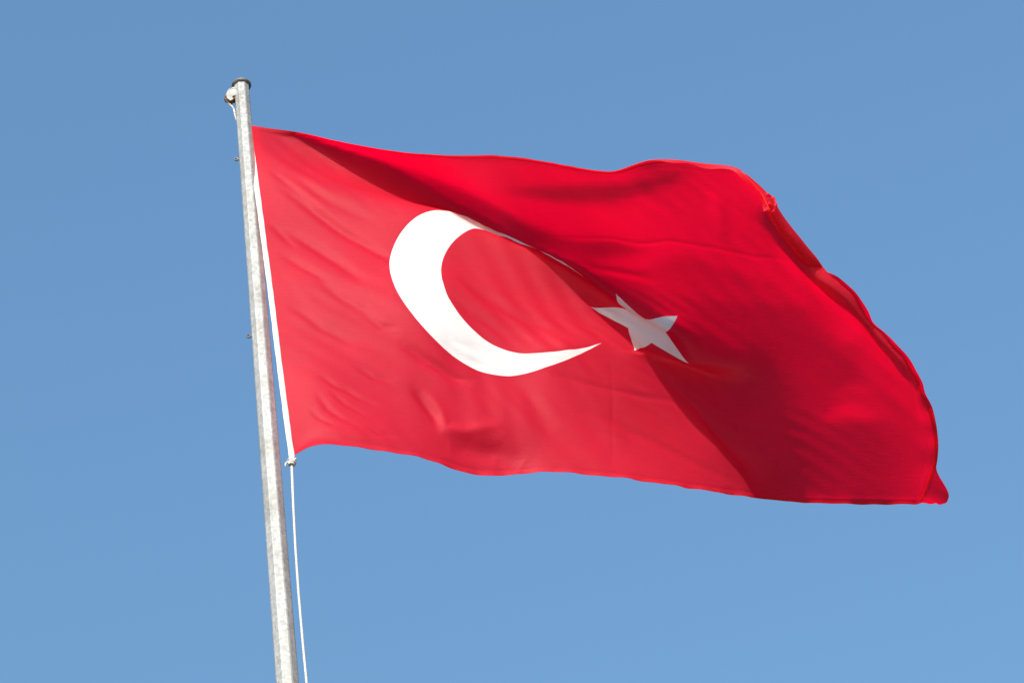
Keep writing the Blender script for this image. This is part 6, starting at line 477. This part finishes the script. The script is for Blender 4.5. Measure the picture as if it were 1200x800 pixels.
# hoist heading: a flattened white sleeve with the rope inside it
hv = np.linspace(-0.006, 1.0, 120); hp = surf(np.c_[np.zeros(120), np.clip(hv, 0, 1)]); hp = hp + (hv - np.clip(hv, 0, 1))[:, None] * (hp[-1] - hp[0])
dn = (hp[-1] - hp[0]) / np.linalg.norm(hp[-1] - hp[0])
nrm = frame(np.c_[np.zeros(120), np.clip(hv, .01, .99)], base, .01)[2].mean(0); nrm -= dn * (nrm @ dn); nrm /= np.linalg.norm(nrm)
sidev = np.cross(nrm, dn); sidev *= -np.sign(sidev @ (surf(np.array([[.05, .5]]))[0] - surf(np.array([[0., .5]]))[0]))   # away from the field
V = []; Fc = []; K = 14
ext = [(p, 1.0) for p in hp] + [(hp[-1] + dn * .012, .95), (hp[-1] + dn * .022, .75), (hp[-1] + dn * .03, .5)]
for q, (p, s) in enumerate(ext):
    tuck = 1 - float(ss(q / len(hp), .05, .24))           # near the top the sleeve is turned in behind the cloth
    offset = sidev * (.0080 * math.cos(2.6 * tuck)) - nrm * (.0125 * math.sin(2.6 * tuck) + .013 * tuck)
    for k in range(K):
        w = 2 * math.pi * k / K
        wob = 1 + .06 * math.sin(q * .7) * math.sin(q * .23)
        V.append(p + offset + sidev * (.0088 * s * wob * math.cos(w)) + nrm * .0065 * s * math.sin(w) - FOOT)
for q in range(len(ext) - 1):
    for k in range(K): Fc.append((q*K + k, q*K + (k+1) % K, (q+1)*K + (k+1) % K, (q+1)*K + k))
Fc.append(tuple(range(K - 1, -1, -1))); Fc.append(tuple((len(ext) - 1) * K + k for k in range(K)))
me = mesh_from('heading', V, Fc); add_uv(me, [(v[0], v[2]) for v in np.array(V)])
link('heading', me, M_head, flag)

# torn loop at the upper fly corner
c0 = surf(np.array([[UM, 0.0]]))[0]
def at_cam(px, py, ref, push=0.0):
    """a point in the plane through ref that faces the viewer, used only to turn a measured offset into metres"""
    d = rgt * (px - 600) / FPX + upv * -(py - 400) / FPX + fwd
    depth = (np.array(ref) - CAM) @ fwd + push
    return CAM + d * depth
loop_px = [(898, 228), (903, 230), (907, 234), (909, 240), (908, 246), (905, 249), (903, 246), (904, 242), (901, 238)]
pth = [Vector(at_cam(x, y, c0, -.03 + .012 * math.sin(k * 1.3)) - FOOT) for k, (x, y) in enumerate(loop_px)]
def smooth_path(P, n=6):
    out = []
    for i in range(len(P) - 1):
        p0, p1, p2, p3 = P[max(i-1, 0)], P[i], P[i+1], P[min(i+2, len(P)-1)]
        for s in range(n):
            t = s / n
            out.append(0.5 * ((2*p1) + (p2-p0)*t + (2*p0-5*p1+4*p2-p3)*t*t + (3*p1-p0-3*p2+p3)*t**3))
    out.append(P[-1]); return out
pth = smooth_path(pth, 5)
Vt, Ft = tube(pth, [.0045 + .0018 * math.sin(k * .9) for k in range(len(pth))], 8)
me = mesh_from('torn_loop', Vt, Ft); add_uv(me, [(v.x, v.z) for v in Vt]); link('torn_loop', me, M_red, flag)

# ------------------------------------------------------------------ flagpole
h0 = surf(np.array([[0.0, 0.0]]))[0]
axis_top = at_cam(283.0, 101, h0, 0.158)
PX, PY, PTOP = axis_top
def world_to_px(p):
    d = np.asarray(p) - CAM; z = d @ fwd
    return 600 + FPX * (d @ rgt) / z, 400 - FPX * (d @ upv) / z, z
pole = thing('flagpole', (PX, PY, 0.0))
face = math.atan2(CAM[1] - PY, CAM[0] - PX) + .05              # one flat of the octagon looks to the viewer
def pole_r(z):                                           # half the width across flats
    return 0.0248 + (PTOP - z) * 0.0031
V = []; Fc = []
zs = np.linspace(0.0, PTOP, 40); K = 8; BEV = 0.10
for z in zs:
    R = pole_r(z) / math.cos(math.pi / 8)
    for k in range(K):
        a = face + math.pi / 8 + k * math.pi / 4
        b = a + math.pi / 4
        p = np.array([math.cos(a), math.sin(a)]) * R; q = np.array([math.cos(b), math.sin(b)]) * R
        for s in (BEV, 1 - BEV):                         # rounded arrises
            w = p * (1 - s) + q * s; V.append((w[0], w[1], z))
n = 2 * K
for i in range(len(zs) - 1):
    for k in range(n): Fc.append((i*n + k, i*n + (k+1) % n, (i+1)*n + (k+1) % n, (i+1)*n + k))
Fc.append(tuple(range(n - 1, -1, -1))); Fc.append(tuple((len(zs) - 1) * n + k for k in range(n)))
me = mesh_from('shaft', V, Fc, smooth=False); link('shaft', me, M_galv, pole)
def lathe(prof, K=32):
    V = []; Fc = []
    for r, z in prof:
        for k in range(K): V.append((r * math.cos(2*math.pi*k/K), r * math.sin(2*math.pi*k/K), z))
    for i in range(len(prof) - 1):
        for k in range(K): Fc.append((i*K + k, i*K + (k+1) % K, (i+1)*K + (k+1) % K, (i+1)*K + k))
    Fc.append(tuple(range(K - 1, -1, -1))); Fc.append(tuple((len(prof) - 1) * K + k for k in range(K)))
    return V, Fc
def turned(name, profile):
    verts, faces = lathe(profile)
    return mesh_from(name, verts, faces, smooth=False)
pole_lid = link('end_disc', turned('end_disc', ((.030, .0), (.0335, .004), (.0335, .009), (.030, .012), (.010, .016))), M_dark, pole)
pole_lid.location = (0, 0, PTOP - .003)
o = link('base_flange', turned('base_flange', ([(.17, .0), (.17, .022), (.16, .026), (.075, .026), (.066, .12), (.062, .125)])), M_galv, pole); o.location = (0, 0, .3)
plinth = tag(link('plinth', turned('plinth', ([(.46, -.02), (.46, .27), (.43, .3), (.02, .3)])), M_conc), 'round concrete plinth on the paving under the flagpole', 'plinth'); plinth.location = (PX, PY, 0)

# sideways direction (left of the viewer, level)
left = np.array([-1.0, -0.25, 0.0]); left /= np.linalg.norm(left)
def plate(outline, th, origin, ax, ay):
    ax = np.array(ax); ay = np.array(ay); nz = np.cross(ax, ay); V = []
    for s in (-.5, .5):
        for x, y in outline: V.append(np.array(origin) + ax * x + ay * y + nz * th * s)
    m = len(outline)
    Fc = [tuple(range(m - 1, -1, -1)), tuple(range(m, 2*m))] + [(k, (k+1) % m, m + (k+1) % m, m + k) for k in range(m)]
    return V, Fc
org = np.array([0, 0, PTOP - .070]); depthv = np.cross(left, [0, 0, 1.0])
cheek = [(.020, .050), (.030, .052), (.050, .034), (.056, .016), (.054, -.004), (.044, -.016), (.034, -.010), (.036, .006), (.020, .014)]
Vb, Fb = join([plate(cheek, .003, org + depthv * s, left, (0, 0, 1)) for s in (-.010, .010)] + [plate([(.018, .044), (.046, .038), (.046, .042), (.018, .049)], .023, org, left, (0, 0, 1))])
brk = link('pulley_bracket', mesh_from('pulley_bracket', Vb, Fb, smooth=False), M_dull, pole)
Vw = []; Fw = []; K = 24
for j, (r, s) in enumerate([(.006, -.007), (.020, -.007), (.0145, 0), (.020, .007), (.006, .007)]):
    for k in range(K):
        w = 2*math.pi*k/K; Vw.append(org + left * (.042 + r*math.cos(w)) + np.array([0, 0, .006 + r*math.sin(w)]) + depthv * s)
for j in range(4):
    for k in range(K): Fw.append((j*K + k, j*K + (k+1) % K, (j+1)*K + (k+1) % K, (j+1)*K + k))
link('pulley_wheel', mesh_from('pulley_wheel', Vw, Fw), M_rust, brk)
def eyelet(py, px):
    # height on the pole that shows at that level of the photograph
    lo, hi = 2.0, PTOP
    for _ in range(50):
        m = (lo + hi) / 2
        if world_to_px((PX, PY, m))[1] > py: lo = m
        else: hi = m
    R = pole_r(m)
    ring = [Vector(left * (R + .010 + .0060*math.cos(w)) + np.array([0, 0, m + .0060*math.sin(w)])) for w in np.linspace(0, 2*math.pi, 22)]
    Vr, Fr = join([tube(ring, .0026, 8), tube([Vector(left * (R - .006) + np.array([0, 0, m])), Vector(left * (R + .005) + np.array([0, 0, m]))], .0035, 8)])
    link('eyelet', mesh_from('eyelet', Vr, Fr), M_dark, pole)
eyelet(187, 277); eyelet(394, 292)
zc = 1.25                                               # cleat the rope is made fast to
cv_ = np.array([CAM[0] - PX, CAM[1] - PY, 0]); cv_ /= np.linalg.norm(cv_)
rd = np.array([math.cos(0.5), math.sin(0.5), 0]) * 0 + np.array([-left[0], -left[1], 0])
R = pole_r(zc)
Vk, Fk = join([tube([Vector(rd*(R + .03) + np.array([0, 0, zc - .08])), Vector(rd*(R + .024) + np.array([0, 0, zc - .03])), Vector(rd*(R + .024) + np.array([0, 0, zc + .03])), Vector(rd*(R + .03) + np.array([0, 0, zc + .08]))], [.006, .009, .009, .006], 10),
               tube([Vector(rd*(R - .01) + np.array([0, 0, zc])), Vector(rd*(R + .024) + np.array([0, 0, zc]))], .010, 10)])
link('cleat', mesh_from('cleat', Vk, Fk), M_galv, pole)
tag(pole, 'tall octagonal galvanised steel flagpole carrying the red flag, with a rusty pulley at its top', 'flagpole')

# ------------------------------------------------------------------ halyard
foot_sleeve = hp[-1] + dn * .03 + sidev * .011
hal = thing('halyard', tuple(foot_sleeve))
low_z = PTOP
while world_to_px((PX, PY, low_z))[1] < 800: low_z -= .01        # height at which the pole leaves the picture
q800 = at_cam(359.5, 800, (PX, PY, low_z), -.05)
zz = foot_sleeve[2] - q800[2]
slope = (q800 - foot_sleeve) / max(zz, 1e-6)
pts_l = []
cle = np.array([PX, PY, zc]) + rd * (R + .024)
for f in np.linspace(0, 1, 40):
    z = foot_sleeve[2] * (1 - f) + zc * f; d = foot_sleeve[2] - z
    a = foot_sleeve + slope * d
    blend = float(ss(d, zz * 1.15, foot_sleeve[2] - zc))
    lin = a * (1 - blend) + np.array([cle[0], cle[1], z]) * blend
    lin[2] = z
    lin = lin + rd * (-.006 * math.sin(math.pi * min(d / zz, 1.0)))
    pts_l.append(Vector(lin - foot_sleeve))
Vr, Fr = tube(pts_l, .0038, 10)
link('rope', mesh_from('rope', Vr, Fr), M_rope, hal)
# upper fall: flag corner, over the wheel, down behind the pole
pw = np.array([PX, PY, 0]) + org
back = -cv_
def P3(v): return Vector(np.array(v) - foot_sleeve)
topc = hp[0] + sidev * .011
up_path = [P3(topc), P3(topc + back*.02 + np.array([0, 0, .06])), P3(pw + left*.012 + back*.030 + np.array([0, 0, -.06])), P3(pw + left*.024 + back*.014 + np.array([0, 0, -.004])), P3(pw + left*.030 + np.array([0, 0, .016])), P3(pw + left*.044 + np.array([0, 0, .0225])),
           P3(pw + left*.056 + np.array([0, 0, .008])), P3(pw + left*.049 + back*.004 + np.array([0, 0, -.012])), P3(pw + left*.033 + back*.008 + np.array([0, 0, -.036])), P3(pw + left*.0285 + back*.014 + np.array([0, 0, -.07])), P3(pw + left*.014 + back*.034 + np.array([0, 0, -.15]))]
for z in np.linspace(PTOP - .6, zc, 8): up_path.append(P3(np.array([PX, PY, z]) + back * (pole_r(z) + .012)))
up_path = smooth_path(up_path, 6)
Vr, Fr = tube(up_path, .0034, 8); link('rope', mesh_from('rope', Vr, Fr), M_rope, hal)
# knot under the sleeve
kp = []
for k in range(46):
    w = k / 45 * 2 * math.pi * 2.6
    kp.append(Vector(sidev * .0082 * math.cos(w) + nrm * .0082 * math.sin(w) - dn * (.010 - .020 * k / 45) + sidev * .002 * math.sin(w * .5)))
kp2 = [Vector(sidev * .003 - dn * .003), Vector(sidev * .012 + nrm * .005), Vector(sidev * .018 + dn * .006 + nrm * .005), Vector(sidev * .019 + dn * .014)]
kp3 = [Vector(-sidev * .003 - dn * .003), Vector(-sidev * .010 - dn * .005 + nrm * .006), Vector(-sidev * .015 - dn * .010 + nrm * .005)]
Vr, Fr = join([tube(kp, .0042, 8), tube(smooth_path(kp2, 4), .0032, 8), tube(smooth_path(kp3, 4), .0032, 8)])
link('knot', mesh_from('knot', Vr, Fr), M_rope, hal)
tag(hal, 'thin pale rope knotted under the white heading of the flag and hanging beside the pole', 'rope')
